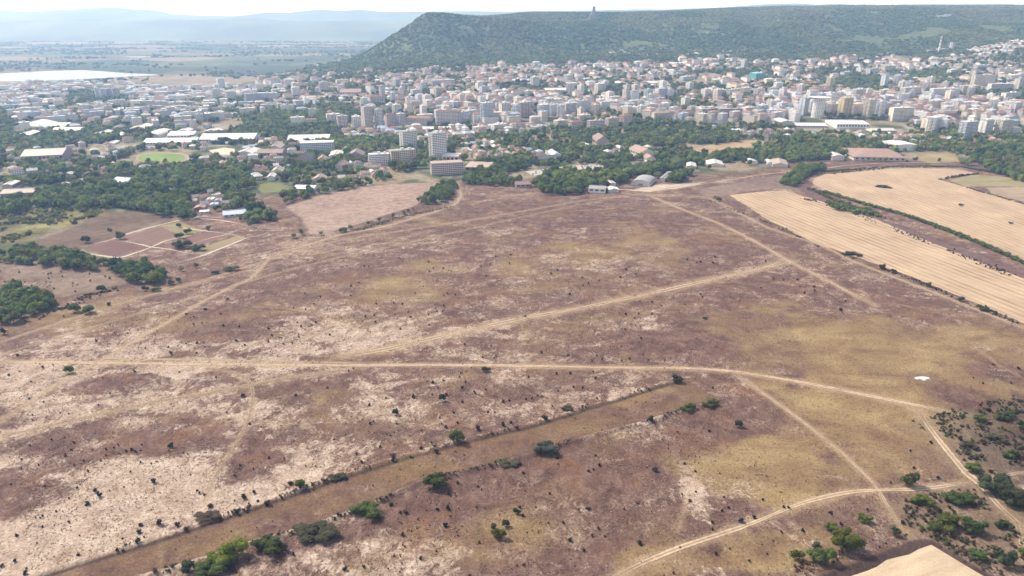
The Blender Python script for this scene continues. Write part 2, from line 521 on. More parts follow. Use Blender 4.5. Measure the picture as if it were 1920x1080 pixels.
for k, (pts, wd) in TRACKS.items():
    paint_line(pts, wd * 1.7, 0.72, 0.8)
for pts, wd, a in [([(-10, 822), (150, 785), (300, 752), (400, 736), (470, 722), (560, 705), (680, 690)], 7, .6),
                   ([(385, 690), (440, 700), (470, 720), (472, 760), (455, 810), (430, 850), (400, 900), (385, 940)], 4, .55),
                   ([(-10, 645), (200, 577), (400, 520), (560, 470), (640, 450), (900, 410), (1100, 375), (1210, 363)], 5, .6),
                   ([(-10, 668), (220, 600), (400, 548), (520, 512), (640, 482), (800, 448), (1000, 402), (1150, 372)], 4, .45),
                   ([(250, 560), (400, 525), (520, 492), (700, 452)], 4, .4),
                   ([(590, 450), (640, 466), (668, 477)], 3, .6), ([(480, 575), (560, 580), (640, 605), (730, 640), (780, 664)], 3, .4),
                   ([(1310, 905), (1295, 930), (1280, 965), (1270, 990)], 4, .5), ([(1640, 915), (1655, 955), (1690, 985)], 5, .4), ([(1760, 780), (1800, 840), (1830, 900)], 9, .35),
                   ([(1790, 790), (1815, 815), (1825, 830)], 2, .6), ([(1838, 905), (1870, 895), (1930, 884)], 3.5, .8), ([(1905, 978), (1914, 1010), (1920, 1060)], 4, .8),
                   ([(1840, 660), (1880, 690), (1925, 712)], 2.5, .4), ([(1000, 1060), (1100, 990), (1150, 940), (1190, 920)], 3.5, .0),
                   ([(300, 1010), (302, 1040), (300, 1070)], 2.2, .5)]:
    paint_line(pts, wd, a, 0.9)

# other ground around the heath
BROWN = (0.125, 0.082, 0.062)
paint_poly([(60, 458), (190, 402), (215, 397), (325, 404), (215, 449), (150, 468), (100, 472)], (0.115, 0.078, 0.055), 0.95, 5, 6, .35)
paint_poly([(0, 400), (100, 388), (205, 388), (190, 402), (60, 450), (0, 462)], (0.145, 0.13, 0.055), 1, 6, 12, .8)
paint_poly([(530, 388), (600, 366), (700, 346), (822, 341), (838, 346), (815, 365), (780, 386), (700, 412), (600, 442), (575, 440), (565, 410)], (0.27, 0.195, 0.155), 0.95, 5, 5, .22)
paint_poly([(0, 490), (60, 484), (200, 500), (250, 530), (190, 545), (110, 560), (60, 520), (0, 530)], (0.22, 0.165, 0.125), 0.8, 5, 10, .5)
paint_poly([(1360, 345), (1440, 330), (1520, 322), (1500, 350), (1440, 355), (1370, 366), (1310, 372), (1310, 352)], (0.21, 0.15, 0.12), 0.85, 8, 10, .4)
paint_poly([(1175, 357), (1230, 346), (1290, 343), (1330, 340), (1300, 349), (1215, 361)], (0.42, 0.35, 0.275), 0.9, 3, 6, .2)
paint_poly([(1690, 800), (1800, 770), (1930, 740), (1930, 1090), (1870, 1090), (1740, 1008), (1700, 1000), (1680, 930), (1830, 905)], (0.15, 0.12, 0.085), 0.6, 10, 20, .6)
paint_poly([(1500, 1090), (1712, 1012), (1744, 1010), (1880, 1090)], (0.058, 0.038, 0.033), 1, 1.0, 1.5, .15)
for pts in ([(1505, 350), (1499, 332), (1518, 318), (1570, 311), (1650, 306), (1760, 304), (1860, 318), (1940, 345)], [(1505, 348), (1530, 367), (1600, 398), (1700, 434), (1800, 470), (1940, 522)]):
    for a, b in zip(pts[:-1], pts[1:]):
        pa, pb = ground(*a)[:2], ground(*b)[:2]
        w = win(min(pa[0], pb[0]) - 30, max(pa[0], pb[0]) + 30, min(pa[1], pb[1]) - 30, max(pa[1], pb[1]) + 30)
        f = 1 - sm(7, 13, dline(X[w], Y[w], [pa, pb]) + 5 * (fbm(X[w] / 8, Y[w] / 8, 3, 3) - .5))
        ZC[w] = ZC[w] * (1 - f[..., None]) + np.array([0.12, 0.075, 0.07]) * f[..., None]; W[w] = np.maximum(W[w], f * .95)

# city ground, valley and plain
yy = Y + 60 * (fbm(X / 300, Y / 300, 61, 3) - 0.5)
edge = np.interp(X / np.maximum(Y, 1), [-.9, -.6, -.45, -.3, -.12, -.08, 0.05, 0.2, .35, .42, .9], [620, 640, 900, 900, 960, 1010, 1010, 1020, 1050, 1150, 1120])
town = sm(0, 60, yy - edge)
n1 = fbm(X / 70, Y / 70, 71, 4); n2 = fbm(X / 25, Y / 25, 72, 3)
green = np.array([0.066, 0.080, 0.034]); pale = np.array([0.27, 0.24, 0.20]); tan = np.array([0.20, 0.16, 0.10])
tc = green * (1 - sm(.44, .56, n1)[..., None]) + tan * sm(.44, .56, n1)[..., None]
cityw = sm(1300, 1600, Y) * sm(3300, 2900, Y) * sm(-1500, -1000, X)
tc = tc * (1 - (sm(.52, .6, n2) * (.35 + .5 * cityw))[..., None]) + pale * (sm(.52, .6, n2) * (.35 + .5 * cityw))[..., None]
town = town * (1 - W)
ZC = ZC * (1 - town[..., None]) + tc * town[..., None]
W = np.maximum(W, town)
FP = sm(2350, 2700, Y + 250 * (fbm(X / 300, Y / 300, 13, 3) - .5) + 0.35 * (X + 900) * (X < -900)) * sm(-400, -900, X) + sm(5200, 5600, Y)
FP = np.clip(FP, 0, 1)

idx = np.arange(NX * NY).reshape(NY, NX)
F = np.stack([idx[:-1, :-1], idx[:-1, 1:], idx[1:, 1:], idx[1:, :-1]], -1).reshape(-1, 4)
gm = mesh_np('ground', np.stack([X, Y, Z], -1).reshape(-1, 3), F, None, True)
a = gm.attributes.new('cover', 'FLOAT_COLOR', 'POINT')
a.data.foreach_set('color', np.stack([np.clip(S, -.3, 1.2), np.clip(O, -.3, 1.2), np.clip(T, 0, 1), np.clip(FP, 0, 1)], -1).astype(np.float32).ravel())
a = gm.attributes.new('zone', 'FLOAT_COLOR', 'POINT')
a.data.foreach_set('color', np.concatenate([ZC, W[..., None]], -1).astype(np.float32).ravel())

m, nt, b = new_mat('heath_and_valley_ground')
p = n_pos(nt)
cov = n_attr(nt, 'cover'); zon = n_attr(nt, 'zone')
cs = nt.nodes.new('ShaderNodeSeparateColor'); nt.links.new(cov.outputs['Color'], cs.inputs[0])
big = n_noise(nt, n_vmul(nt, p, (1 / 34, 1 / 24, 0)), 1.0, 8, 0.64, 0.9)
wisp = n_noise(nt, n_vmul(nt, p, (1 / 5.0, 1 / 6.5, 0)), 1.0, 7, 0.76, 1.3)
ridge = n_math(nt, 'SUBTRACT', 1.0, n_math(nt, 'MULTIPLY', n_math(nt, 'ABSOLUTE', n_math(nt, 'SUBTRACT', n_noise(nt, n_vmul(nt, p, (1 / 8.5, 1 / 11, 0)), 1.0, 5, 0.62, 1.6), .5)), 2.0))
mix1 = n_math(nt, 'ADD', n_math(nt, 'MULTIPLY', big, 0.46), n_math(nt, 'MULTIPLY', wisp, 0.54))
fil = n_math(nt, 'MULTIPLY', n_range(nt, ridge, 0.90, 0.99), n_range(nt, n_math(nt, 'ADD', big, n_math(nt, 'MULTIPLY', n_math(nt, 'SUBTRACT', cs.outputs[0], .5), .3)), 0.40, 0.56, 0, 0.75))
STA = math.atan2(ground(1100, 375)[1] - ground(0, 645)[1], ground(1100, 375)[0] - ground(0, 645)[0])
mpn = nt.nodes.new('ShaderNodeMapping'); mpn.inputs['Rotation'].default_value = (0, 0, -STA); nt.links.new(p, mpn.inputs[0])
streak = n_noise(nt, n_vmul(nt, mpn.outputs[0], (1 / 75, 1 / 5.5, 0)), 1.0, 6, 0.62, 0.35)
far_w = n_range(nt, n_sep(nt, p)[1], 330, 620, 0.05, 0.2)
mix1 = n_math(nt, 'ADD', n_math(nt, 'MULTIPLY', mix1, n_math(nt, 'SUBTRACT', 1.0, far_w)), n_math(nt, 'MULTIPLY', streak, far_w))
sarg = n_math(nt, 'ADD', mix1, n_math(nt, 'MULTIPLY', n_math(nt, 'SUBTRACT', cs.outputs[0], 0.5), 0.34))
strawf = n_math(nt, 'MAXIMUM', n_range(nt, sarg, 0.47, 0.55), fil)
wide = n_noise(nt, n_vmul(nt, p, (1 / 80, 1 / 60, 0)), 1.0, 7, 0.6, 0.7)
oarg = n_math(nt, 'ADD', wide, n_math(nt, 'MULTIPLY', n_math(nt, 'SUBTRACT', cs.outputs[1], 0.5), 0.55))
ochref = n_range(nt, n_math(nt, 'ADD', oarg, n_math(nt, 'MULTIPLY', n_math(nt, 'SUBTRACT', wisp, .5), .28)), 0.36, 0.70, 0, .92)
tone = n_noise(nt, n_vmul(nt, p, (1 / 9, 1 / 11, 0)), 1.0, 8, 0.76, 0.5)
mauve = n_ramp(nt, tone, [(0.3, (0.050, 0.027, 0.022)), (0.48, (0.102, 0.060, 0.049)), (0.70, (0.195, 0.128, 0.099))])
ochre = n_ramp(nt, n_noise(nt, n_vmul(nt, p, (1 / 40, 1 / 26, 0)), 1.0, 7, 0.66, 0.5), [(0.3, (0.125, 0.076, 0.042)), (0.5, (0.205, 0.144, 0.071)), (0.7, (0.29, 0.22, 0.11))])
straw = n_ramp(nt, n_noise(nt, n_vmul(nt, p, (1 / 10, 1 / 10, 0)), 1.0, 7, 0.7), [(0.3, (0.215, 0.15, 0.105)), (0.52, (0.36, 0.282, 0.218)), (0.75, (0.53, 0.44, 0.365))])
rustf = n_range(nt, n_noise(nt, n_vmul(nt, p, (1 / 33, 1 / 27, 0)), 1.0, 7, .68, .8), .5, .66, 0, .55)
mauve = n_mix(nt, rustf, mauve, (0.165, 0.085, 0.045))
c = n_mix(nt, ochref, mauve, ochre)
c = n_mix(nt, n_math(nt, 'MULTIPLY', strawf, 0.9), c, straw)
speck = n_range(nt, n_noise(nt, n_vmul(nt, p, (1 / 1.9, 1 / 2.4, 0)), 1.0, 5, 0.72, .6), .53, .60, 0, .75)
c = n_mix(nt, n_math(nt, 'MULTIPLY', speck, n_range(nt, wisp, .42, .58, 1, .35)), c, (0.085, 0.052, 0.042))
trk = n_math(nt, 'MULTIPLY', cs.outputs[2], n_range(nt, n_noise(nt, n_vmul(nt, p, (1 / 6, 1 / 6, 0)), 1.0, 5, 0.7), 0.3, 0.6, 0.45, 1.0))
c = n_mix(nt, trk, c, (0.30, 0.22, 0.138))
zf = n_noise(nt, n_vmul(nt, p, (1 / 9, 1 / 9, 0)), 1.0, 8, 0.72)
zs = nt.nodes.new('ShaderNodeVectorMath'); zs.operation = 'SCALE'
nt.links.new(zon.outputs['Color'], zs.inputs[0]); nt.links.new(n_range(nt, zf, 0.3, 0.7, 0.55, 1.45, False), zs.inputs['Scale'])
c = n_mix(nt, zon.outputs['Alpha'], c, zs.outputs[0])
# far farmland: a patchwork of tan, olive and dark wooded parcels
vo = nt.nodes.new('ShaderNodeTexVoronoi'); vo.inputs['Scale'].default_value = 1.0
nt.links.new(n_vmul(nt, p, (1 / 620, 1 / 420, 0)), vo.inputs['Vector'])
sepc = nt.nodes.new('ShaderNodeSeparateColor'); nt.links.new(vo.outputs['Color'], sepc.inputs[0])
farm = n_ramp(nt, sepc.outputs[0], [(0.0, (0.05, 0.07, 0.035)), (0.3, (0.09, 0.105, 0.05)), (0.5, (0.15, 0.125, 0.08)), (0.68, (0.10, 0.095, 0.055)), (0.8, (0.20, 0.16, 0.11)), (0.92, (0.05, 0.065, 0.035))], True)
farm = value_noise(nt, farm, n_vmul(nt, p, (1 / 90, 1 / 90, 0)), 1.0, 0.45, 6)
c = n_mix(nt, cov.outputs['Alpha'], c, farm)
fine = n_range(nt, n_noise(nt, n_vmul(nt, p, (1 / 1.3, 1 / 1.3, 0)), 1.0, 5, 0.75), 0.28, 0.72, 0.48, 1.52, False)
sc_ = nt.nodes.new('ShaderNodeVectorMath'); sc_.operation = 'SCALE'
nt.links.new(c, sc_.inputs[0]); nt.links.new(fine, sc_.inputs['Scale'])
nt.links.new(sc_.outputs[0], b.inputs['Base Color'])
b.inputs['Roughness'].default_value = 0.95
b.inputs['Specular IOR Level'].default_value = 0.05
gm.materials.append(m)
obj('ground', gm, kind='structure')

# ------------------------------------------------------------------ dirt tracks: strips with two worn ruts and ragged edges
def strip(pts, width, lift=0.03, step=3.0, across=9):
    P = [Vector(ground(*p)[:2]) for p in pts]
    # smooth and resample
    Q = [P[0]]
    for i in range(len(P) - 1):
        p0 = P[max(i - 1, 0)]; p1 = P[i]; p2 = P[i + 1]; p3 = P[min(i + 2, len(P) - 1)]
        n = max(2, int((p2 - p1).length / step))
        for k in range(1, n + 1):
            t = k / n
            Q.append(0.5 * ((2 * p1) + (p2 - p0) * t + (2 * p0 - 5 * p1 + 4 * p2 - p3) * t * t + (3 * p1 - p0 - 3 * p2 + p3) * t ** 3))
    V, U, F = [], [], []
    L = 0.0
    for i, q in enumerate(Q):
        a = Q[min(i + 1, len(Q) - 1)] - Q[max(i - 1, 0)]
        nrm = Vector((-a.y, a.x)).normalized()
        if i: L += (q - Q[i - 1]).length
        ww = width * (0.62 + 0.8 * float(vnoise(L / 14, width, 5)))
        fade = min(1, i / 10 + .15, (len(Q) - 1 - i) / 10 + .15)
        for k in range(across):
            u = -1 + 2 * k / (across - 1)
            x, y = q.x + nrm.x * u * ww * .5, q.y + nrm.y * u * ww * .5
            V.append((x, y, float(terrain(x, y)) + lift)); U.append((u, fade, 0, 1))
    for i in range(len(Q) - 1):
        for k in range(across - 1):
            a = i * across + k
            F.append((a, a + across, a + across + 1, a + 1))
    return V, F, U

def track_mat(name, color, grass, ruts=True, opacity=1.0):
    m, nt, b = new_mat(name)
    p = n_pos(nt)
    at = n_attr(nt, 'across')
    s = nt.nodes.new('ShaderNodeSeparateColor'); nt.links.new(at.outputs['Color'], s.inputs[0])
    au = n_math(nt, 'ABSOLUTE', s.outputs[0])
    wig = n_noise(nt, n_vmul(nt, p, (1 / 2.6, 1 / 2.6, 0)), 1.0, 6, 0.7)
    rut = n_math(nt, 'ABSOLUTE', n_math(nt, 'SUBTRACT', au, 0.45))
    rutf = n_range(nt, n_math(nt, 'ADD', rut, n_math(nt, 'MULTIPLY', n_math(nt, 'SUBTRACT', wig, .5), .5)), 0.08, 0.36, 1, 0)
    c = n_mix(nt, rutf if ruts else 1.0, grass, color)
    c = value_noise(nt, c, p, 0.35, 0.22)
    c = value_noise(nt, c, p, 0.05, 0.15)
    nt.links.new(c, b.inputs['Base Color'])
    edge_ = n_math(nt, 'ADD', au, n_math(nt, 'MULTIPLY', n_math(nt, 'SUBTRACT', wig, .5), 1.1))
    al = n_math(nt, 'MULTIPLY', n_math(nt, 'MULTIPLY', n_range(nt, edge_, 0.45, 0.95, 1, 0), s.outputs[1]), n_range(nt, n_noise(nt, n_vmul(nt, p, (1 / 16, 1 / 16, 0)), 1.0, 4, .6), .30, .5, .72 * opacity, opacity))
    nt.links.new(al, b.inputs['Alpha'])
    return m
M['track'] = track_mat('dry_track_dirt', (0.42, 0.325, 0.225), (0.26, 0.185, 0.12))
M['soft'] = track_mat('soft_track_dirt', (0.40, 0.305, 0.21), (0.25, 0.18, 0.115), True, .86)
M['faint'] = track_mat('faint_track_dirt', (0.40, 0.31, 0.215), (0.22, 0.155, 0.10), True, .5)
M['path'] = track_mat('pale_path_dirt', (0.43, 0.365, 0.295), (0.40, 0.33, 0.26), False)
M['asphalt'] = track_mat('worn_asphalt', (0.30, 0.28, 0.27), (0.22, 0.2, 0.19), False)
def add_strip(name, pts, width, mat, lift=0.03, label=None, step=3.0):
    V, F, U = strip(pts, width, lift, step)
    me = mesh_np(name, V, F, mat, True)
    at = me.attributes.new('across', 'FLOAT_COLOR', 'POINT')
    at.data.foreach_set('color', np.array(U, np.float32).ravel())
    o = obj(name, me, kind='structure')
    if label: o['label'] = label
    return o
TL = {'main': 'pale double rutted dirt track crossing the whole heath', 'upper': 'faint dirt track just above the main crossing track', 'diagonal': 'straight dirt track running diagonally from lower left',
      'broad': 'broad worn grass track rising towards the stubble', 'city': 'pale dirt track leading from the hangar down the heath', 'branch': 'thin dirt track bending down to the ploughed corner',
      'curve': 'curving two rut track at the lower right', 'east': 'wide bare dirt track through the scrub', 'edge': 'narrow track along the stubble field edge', 'north': 'dirt track winding towards the brick building site'}
for i, (k, (pts, wd)) in enumerate(TRACKS.items()):
    add_strip('dirt_track', pts, wd, M['track' if k in ('main', 'curve', 'east') else 'soft'], 0.03 + 0.012 * i, TL[k])
for i, (pts, wd, lb) in enumerate([([(-10, 645), (200, 577), (400, 520), (560, 470), (640, 450), (900, 410), (1100, 375), (1210, 363)], 3.6, 'long faint track from the left edge to the hangar'), ([(-10, 668), (220, 600), (400, 548), (520, 512), (640, 482), (800, 448), (1000, 402), (1150, 372)], 3.0, 'second faint track running beside the long one'),
        ([(250, 560), (400, 525), (520, 492), (700, 452)], 2.6, 'short faint track between the long ones'), ([(-10, 822), (150, 785), (300, 752), (400, 736), (470, 722), (560, 705), (680, 690)], 4.4, 'broad faint track from lower left to the track fork'), ([(385, 690), (440, 700), (470, 720), (472, 760), (455, 810), (430, 850), (400, 900), (385, 940)], 3.0, 'bending faint track in the pale straw'),
        ([(590, 450), (640, 466), (668, 477)], 2.4, 'short track stub by the pale pasture'), ([(1838, 905), (1870, 895), (1930, 884)], 2.8, 'dirt track leaving to the right edge'), ([(1905, 978), (1914, 1010), (1920, 1060)], 3.0, 'dirt track down the lower right edge')]):
    add_strip('dirt_track', pts, wd, M['faint' if i < 6 else 'track'], 0.16 + 0.012 * i, lb)
Pz = lambda L: [(x / 4, 230 + y / 4) for x, y in L]
for i, L in enumerate([[(600, 940), (730, 905), (860, 868), (960, 832), (1110, 790), (1220, 762), (1330, 735), (1500, 705), (1640, 715)],
          [(600, 950), (690, 985), (780, 1000), (900, 1010), (1020, 975), (1130, 935), (1230, 890), (1300, 872), (1390, 855), (1460, 835), (1540, 812)],
          [(850, 880), (960, 895), (1060, 915), (1130, 932), (1240, 945), (1370, 970), (1450, 985), (1510, 1000)], [(1210, 765), (1380, 790), (1540, 812), (1650, 825), (1740, 840), (1860, 862)],
          [(1390, 925), (1500, 890), (1600, 860), (1700, 838), (1840, 785)], [(1260, 1070), (1390, 1035), (1510, 1000), (1690, 930), (1860, 862), (1920, 850), (2020, 820)],
          [(1330, 738), (1540, 722), (1760, 750), (1900, 790)], [(900, 1010), (960, 1030), (1040, 1055), (1120, 1080)]]):
    add_strip('plot_path', Pz(L), 4.2 if i in (0, 1, 5, 7) else 2.8, M['path'], 0.03 + .012 * i, step=5)
for i, (L, wd, mt) in enumerate([([(185, 282), (197, 293), (200, 304)], 12, 'path'), ([(375, 333), (390, 322), (405, 315), (440, 303), (500, 298)], 7, 'path'), ([(594, 121), (606, 127), (614, 132)], 16, 'path'),
                 ([(1152, 137), (1165, 146), (1180, 158)], 16, 'path'), ([(726, 160), (742, 180), (756, 200), (762, 212)], 14, 'asphalt'), ([(260, 262), (285, 248), (300, 238), (330, 232)], 12, 'path'),
                 ([(1240, 362), (1290, 350), (1350, 340), (1440, 326), (1530, 318), (1600, 309), (1700, 305), (1800, 306)], 4, 'track'), ([(1100, 350), (1160, 355), (1220, 357), (1290, 346)], 6, 'path'),
                 ([(480, 430), (505, 428), (520, 434)], 5, 'path'), ([(1760, 268), (1800, 264), (1840, 262), (1930, 258)], 12, 'asphalt'), ([(640, 236), (760, 236), (900, 232), (1050, 229)], 14, 'asphalt'), ([(0, 260), (120, 268), (200, 272), (330, 275), (470, 272)], 11, 'asphalt')]):
    add_strip('road', L, wd, M[mt], 0.35 if L[0][1] < 300 else 0.06 + .012 * i, step=8)

# ------------------------------------------------------------------ stubble fields and other sown or mown sheets
def field_sheet(name, pts, mat, lift, label=None, res=6.0, wob=1.5):
    P = wpoly(pts)
    Q = []
    for (a, b_) in zip(P, P[1:] + P[:1]):
        n = max(1, int(math.hypot(b_[0] - a[0], b_[1] - a[1]) / res))
        for k in range(n):
            t = k / n
            x, y = a[0] + (b_[0] - a[0]) * t, a[1] + (b_[1] - a[1]) * t
            Q.append((x + wob * (float(vnoise(x / 6, y / 6, 3)) - .5) * 2, y + wob * (float(vnoise(x / 6, y / 6, 9)) - .5) * 2))
    me = bpy.data.meshes.new(name)
    me.from_pydata([(x, y, lift + float(terrain(x, y))) for x, y in Q], [], [tuple(range(len(Q)))])
    me.materials.append(mat); me.update()
    o = obj(name, me, kind='structure')
    if label: o['label'] = label
    return o
def stubble_mat(name, d0, d1, spacing, base, dark, amount=1.0):
    a, b_ = ground(*d0)[:2], ground(*d1)[:2]
    ang = math.atan2(b_[1] - a[1], b_[0] - a[0])
    m, nt, b = new_mat(name)
    p = n_pos(nt)
    mp = nt.nodes.new('ShaderNodeMapping'); mp.inputs['Rotation'].default_value = (0, 0, -ang)
    nt.links.new(p, mp.inputs[0])
    q = mp.outputs[0]
    s = n_sep(nt, q)
    wob = n_math(nt, 'MULTIPLY', n_math(nt, 'SUBTRACT', n_noise(nt, n_vmul(nt, q, (1 / 60, 1 / 12, 0)), 1.0, 3), .5), 2.6)
    ph = n_math(nt, 'MULTIPLY', n_math(nt, 'ADD', s[1], wob), 2 * math.pi / spacing)
    st = n_range(nt, n_math(nt, 'SINE', ph), -0.2, 0.95)
    patch = n_noise(nt, n_vmul(nt, q, (1 / 70, 1 / 14, 0)), 1.0, 6, .65)
    st = n_math(nt, 'MULTIPLY', st, n_range(nt, patch, 0.36, 0.62, 0.15 * amount, .85 * amount))
    c = n_mix(nt, st, base, dark)
    c = value_noise(nt, c, n_vmul(nt, q, (1 / 22, 1 / 3, 0)), 1.0, 0.18, 6)
    c = value_noise(nt, c, p, 0.02, 0.2)
    c = value_noise(nt, c, p, 0.9, 0.16)
    nt.links.new(c, b.inputs['Base Color']); b.inputs['Roughness'].default_value = 0.95; b.inputs['Specular IOR Level'].default_value = .05
    return m
STB, STD = (0.37, 0.278, 0.185), (0.225, 0.152, 0.10)
field_sheet('stubble_field', [(1368, 366), (1440, 358), (1472, 357), (1547, 380), (1640, 410), (1715, 442), (1815, 482), (1960, 538), (1960, 622), (1800, 556), (1700, 515), (1600, 480), (1520, 452), (1440, 412)],
            stubble_mat('striped_stubble', (1440, 380), (1900, 560), 8.6, STB, STD), 0.05, 'long striped golden stubble field beside the heath')
field_sheet('stubble_field', [(1522, 343), (1530, 333), (1545, 327), (1590, 323), (1665, 316), (1715, 315), (1790, 317), (1830, 324), (1795, 331), (1762, 337), (1810, 351), (1865, 366), (1960, 392), (1960, 502), (1840, 456), (1765, 428), (1690, 402), (1615, 380), (1552, 361)],
            stubble_mat('upper_stubble', (1600, 340), (1920, 470), 8.5, (0.36, 0.27, 0.18), STD, .75), 0.05, 'rounded golden stubble field inside the dark curved track')
field_sheet('stubble_field', [(1580, 1084), (1742, 1021), (1862, 1090), (1860, 1160), (1500, 1160)],
            stubble_mat('corner_stubble', (1600, 1078), (1740, 1024), 9, (0.40, 0.315, 0.22), (0.34, 0.255, 0.17), .7), 0.05, 'pale bare field corner inside the dark ploughed border')
gmat = stubble_mat('pasture', (1810, 350), (1920, 345), 30, (0.22, 0.19, 0.105), (0.17, 0.16, 0.075), .8)
field_sheet('pasture', [(1778, 337), (1830, 327), (1878, 331), (1960, 343), (1960, 350), (1812, 350)], gmat, 0.08, 'grey green pasture wedge in the stubble field')
field_sheet('pasture', [(1848, 352), (1960, 350), (1960, 388), (1864, 365)], stubble_mat('grey_pasture', (1848, 352), (1920, 350), 25, (0.26, 0.20, 0.14), (0.2, 0.15, 0.1), .8), 0.08, 'greyish dry paddock at the right edge')
field_sheet('pasture', [(1715, 300), (1740, 288), (1790, 290), (1800, 303), (1750, 306)], stubble_mat('olive_pasture', (1715, 300), (1790, 292), 30, (0.24, 0.20, 0.11), (0.2, 0.16, 0.08), .8), 0.08, 'olive meadow right of the red hip roofed hall')
field_sheet('pasture', [(1268, 287), (1330, 272), (1420, 262), (1440, 268), (1400, 276), (1330, 286)], stubble_mat('tan_clearing', (1268, 287), (1420, 262), 12, (0.30, 0.22, 0.13), (0.25, 0.18, 0.10), .8), 0.1, 'tan clearing between the wood and dark plantation')
field_sheet('pasture', [(478, 348), (505, 342), (540, 348), (530, 360), (490, 362)], stubble_mat('green_garden', (478, 348), (530, 344), 12, (0.14, 0.15, 0.06), (0.12, 0.12, 0.05), .8), 0.1, 'small green field amid the garden cottages')
# plots between the pale paths
for pts, cc, lb in [([(157, 466), (212, 447), (278, 461), (225, 479), (205, 480)], (0.145, 0.085, 0.07), 'dark weedy plot at the left end of the plot grid'),
                ([(222, 445), (300, 426), (340, 445), (290, 461)], (0.165, 0.105, 0.085), 'mauve plot with a bush beside it in the plot grid'),
                ([(300, 424), (335, 415), (382, 432), (345, 444)], (0.20, 0.17, 0.085), 'olive plot near the huts in the plot grid'),
                ([(300, 462), (400, 432), (440, 438), (345, 470)], (0.15, 0.09, 0.07), 'narrow dark plot in the middle of the plot grid'),
                ([(355, 472), (445, 442), (462, 446), (378, 478)], (0.21, 0.165, 0.10), 'pale olive plot beside the outer path')]:
    field_sheet('garden_plot', pts, stubble_mat('plot_soil', pts[0], pts[1], 8, cc, tuple(v * .8 for v in cc), .8), 0.012, lb, 4, .8)
# stadium pitch with its running track
def ellipse_px(px, py, rx, ry, n=40, k=2.6):
    out = []
    for i in range(n):
        t = 2 * math.pi * i / n
        c, s = math.cos(t), math.sin(t)
        out.append((px + rx * math.copysign(abs(c) ** (2 / k), c), py + ry * math.copysign(abs(s) ** (2 / k), s)))
    return out
field_sheet('running_track', ellipse_px(305, 296, 50, 10), plain_mat('cinder_track', (0.26, 0.20, 0.14), .2, .12), 0.12, 'reddish oval running track round the green pitch', 6, 0)
field_sheet('football_pitch', ellipse_px(303, 296, 44, 8.5), stubble_mat('pitch_turf', (262, 297), (345, 295), 11, (0.16, 0.22, 0.06), (0.12, 0.19, 0.05), .8), 0.2, 'bright green oval pitch in the stadium', 6, 0)
field_sheet('sand_court', [(392, 282), (420, 277), (440, 279), (440, 290), (405, 292)], plain_mat('sand', (0.52, 0.40, 0.29), .1, .12), 0.12, 'pale sand court behind the grandstand', 6, 0.5)
# lake
m, nt, b = new_mat('lake_water')
b.inputs['Base Color'].default_value = (0.10, 0.13, 0.14, 1); b.inputs['Roughness'].default_value = 0.22; b.inputs['Specular IOR Level'].default_value = 0.9
bn = nt.nodes.new('ShaderNodeBump'); bn.inputs['Strength'].default_value = .15
nt.links.new(n_noise(nt, n_vmul(nt, n_pos(nt), (1 / 12, 1 / 5, 0)), 1.0, 4), bn.inputs['Height']); nt.links.new(bn.outputs[0], b.inputs['Normal'])
M['water'] = m
field_sheet('lake', [(-200, 150), (0, 153), (48, 152.5), (120, 150), (190, 147), (240, 144), (298, 141), (290, 139.5), (240, 137.5), (190, 133.5), (150, 131.5), (100, 133), (50, 135.5), (0, 138), (-200, 140)], M['water'], 0.5, 'bright white lake in the valley at far left', 30, 4)
field_sheet('lake', [(228, 106.5), (300, 105), (320, 106), (260, 108)], M['water'], 0.5, 'thin bright pond far beyond the white lake', 60, 8)
# ------------------------------------------------------------------ plateau above the city
FOOT = [ground(*p)[:2] for p in [(610, 127), (680, 123), (760, 117), (860, 112), (960, 107), (1060, 102), (1160, 102), (1280, 100), (1420, 104), (1520, 108), (1640, 106), (1740, 100), (1830, 94)]]
FOOT = FOOT + [(3200, 3050), (5200, 3300), (5200, 7600), (-300, 7600), (FOOT[0][0] + 170, 4500), (FOOT[0][0] + 20, 3400)]
def plateau_h(x, y):
    x = np.asarray(x, float); y = np.asarray(y, float)
    d = dline(x, y, FOOT + [FOOT[0]]) * np.where(inside(x, y, FOOT), 1, -1)
    rav = fbm(x / 430, y / 620, 201, 4)
    d2 = d + (380 * (rav - 0.5) + 110 * (fbm(x / 150, y / 220, 207, 3) - .5)) * sm(20, 250, d) * (1 - sm(420, 720, d)) * (.35 + .65 * sm(-500, -150, x))
    wr = 430 + 90 * sm(-350, 300, x)
    t = d2 / wr
    prof = np.clip(t, 0, 1) ** (2.0 - .7 * sm(-400, 0, x))
    base = terrain(x, y)
    top = 243 + 7 * sm(-250, 50, x) - 42 * sm(-350, 60, x) * (1 - sm(20, 330, d - wr)) + 8 * np.exp(-((x + 20) / 170) ** 2) + 50 * sm(100, 2300, x) * sm(150, 1500, d - 200) + 14 * (fbm(x / 500, y / 500, 88, 3) - .5)
    gully = 30 * np.exp(-((x - (1050 + 0.25 * (y - 3000))) / 90) ** 2) * sm(80, 400, d) * sm(1500, 700, d)
    z = base - 1.5 + (top - base) * prof - gully * prof
    return np.where(d > 0, z, base - 6 - np.minimum(-d, 300) * .05), d
px_ = np.concatenate([np.arange(-1300, 2600, 16.0), np.arange(2600, 5300, 60.0)])
py_ = np.concatenate([np.arange(2500, 4300, 16.0), np.arange(4300, 7700, 70.0)])
PX, PY = np.meshgrid(px_, py_)
PZ, PD = plateau_h(PX, PY)
canopy = np.where(PD > 5, 4.0 * fbm(PX / 22, PY / 22, 301, 3), 0)
n0 = len(px_); idx = np.arange(PX.size).reshape(PX.shape)
F = np.stack([idx[:-1, :-1], idx[:-1, 1:], idx[1:, 1:], idx[1:, :-1]], -1).reshape(-1, 4)
m, nt, b = new_mat('wooded_slope_ground')
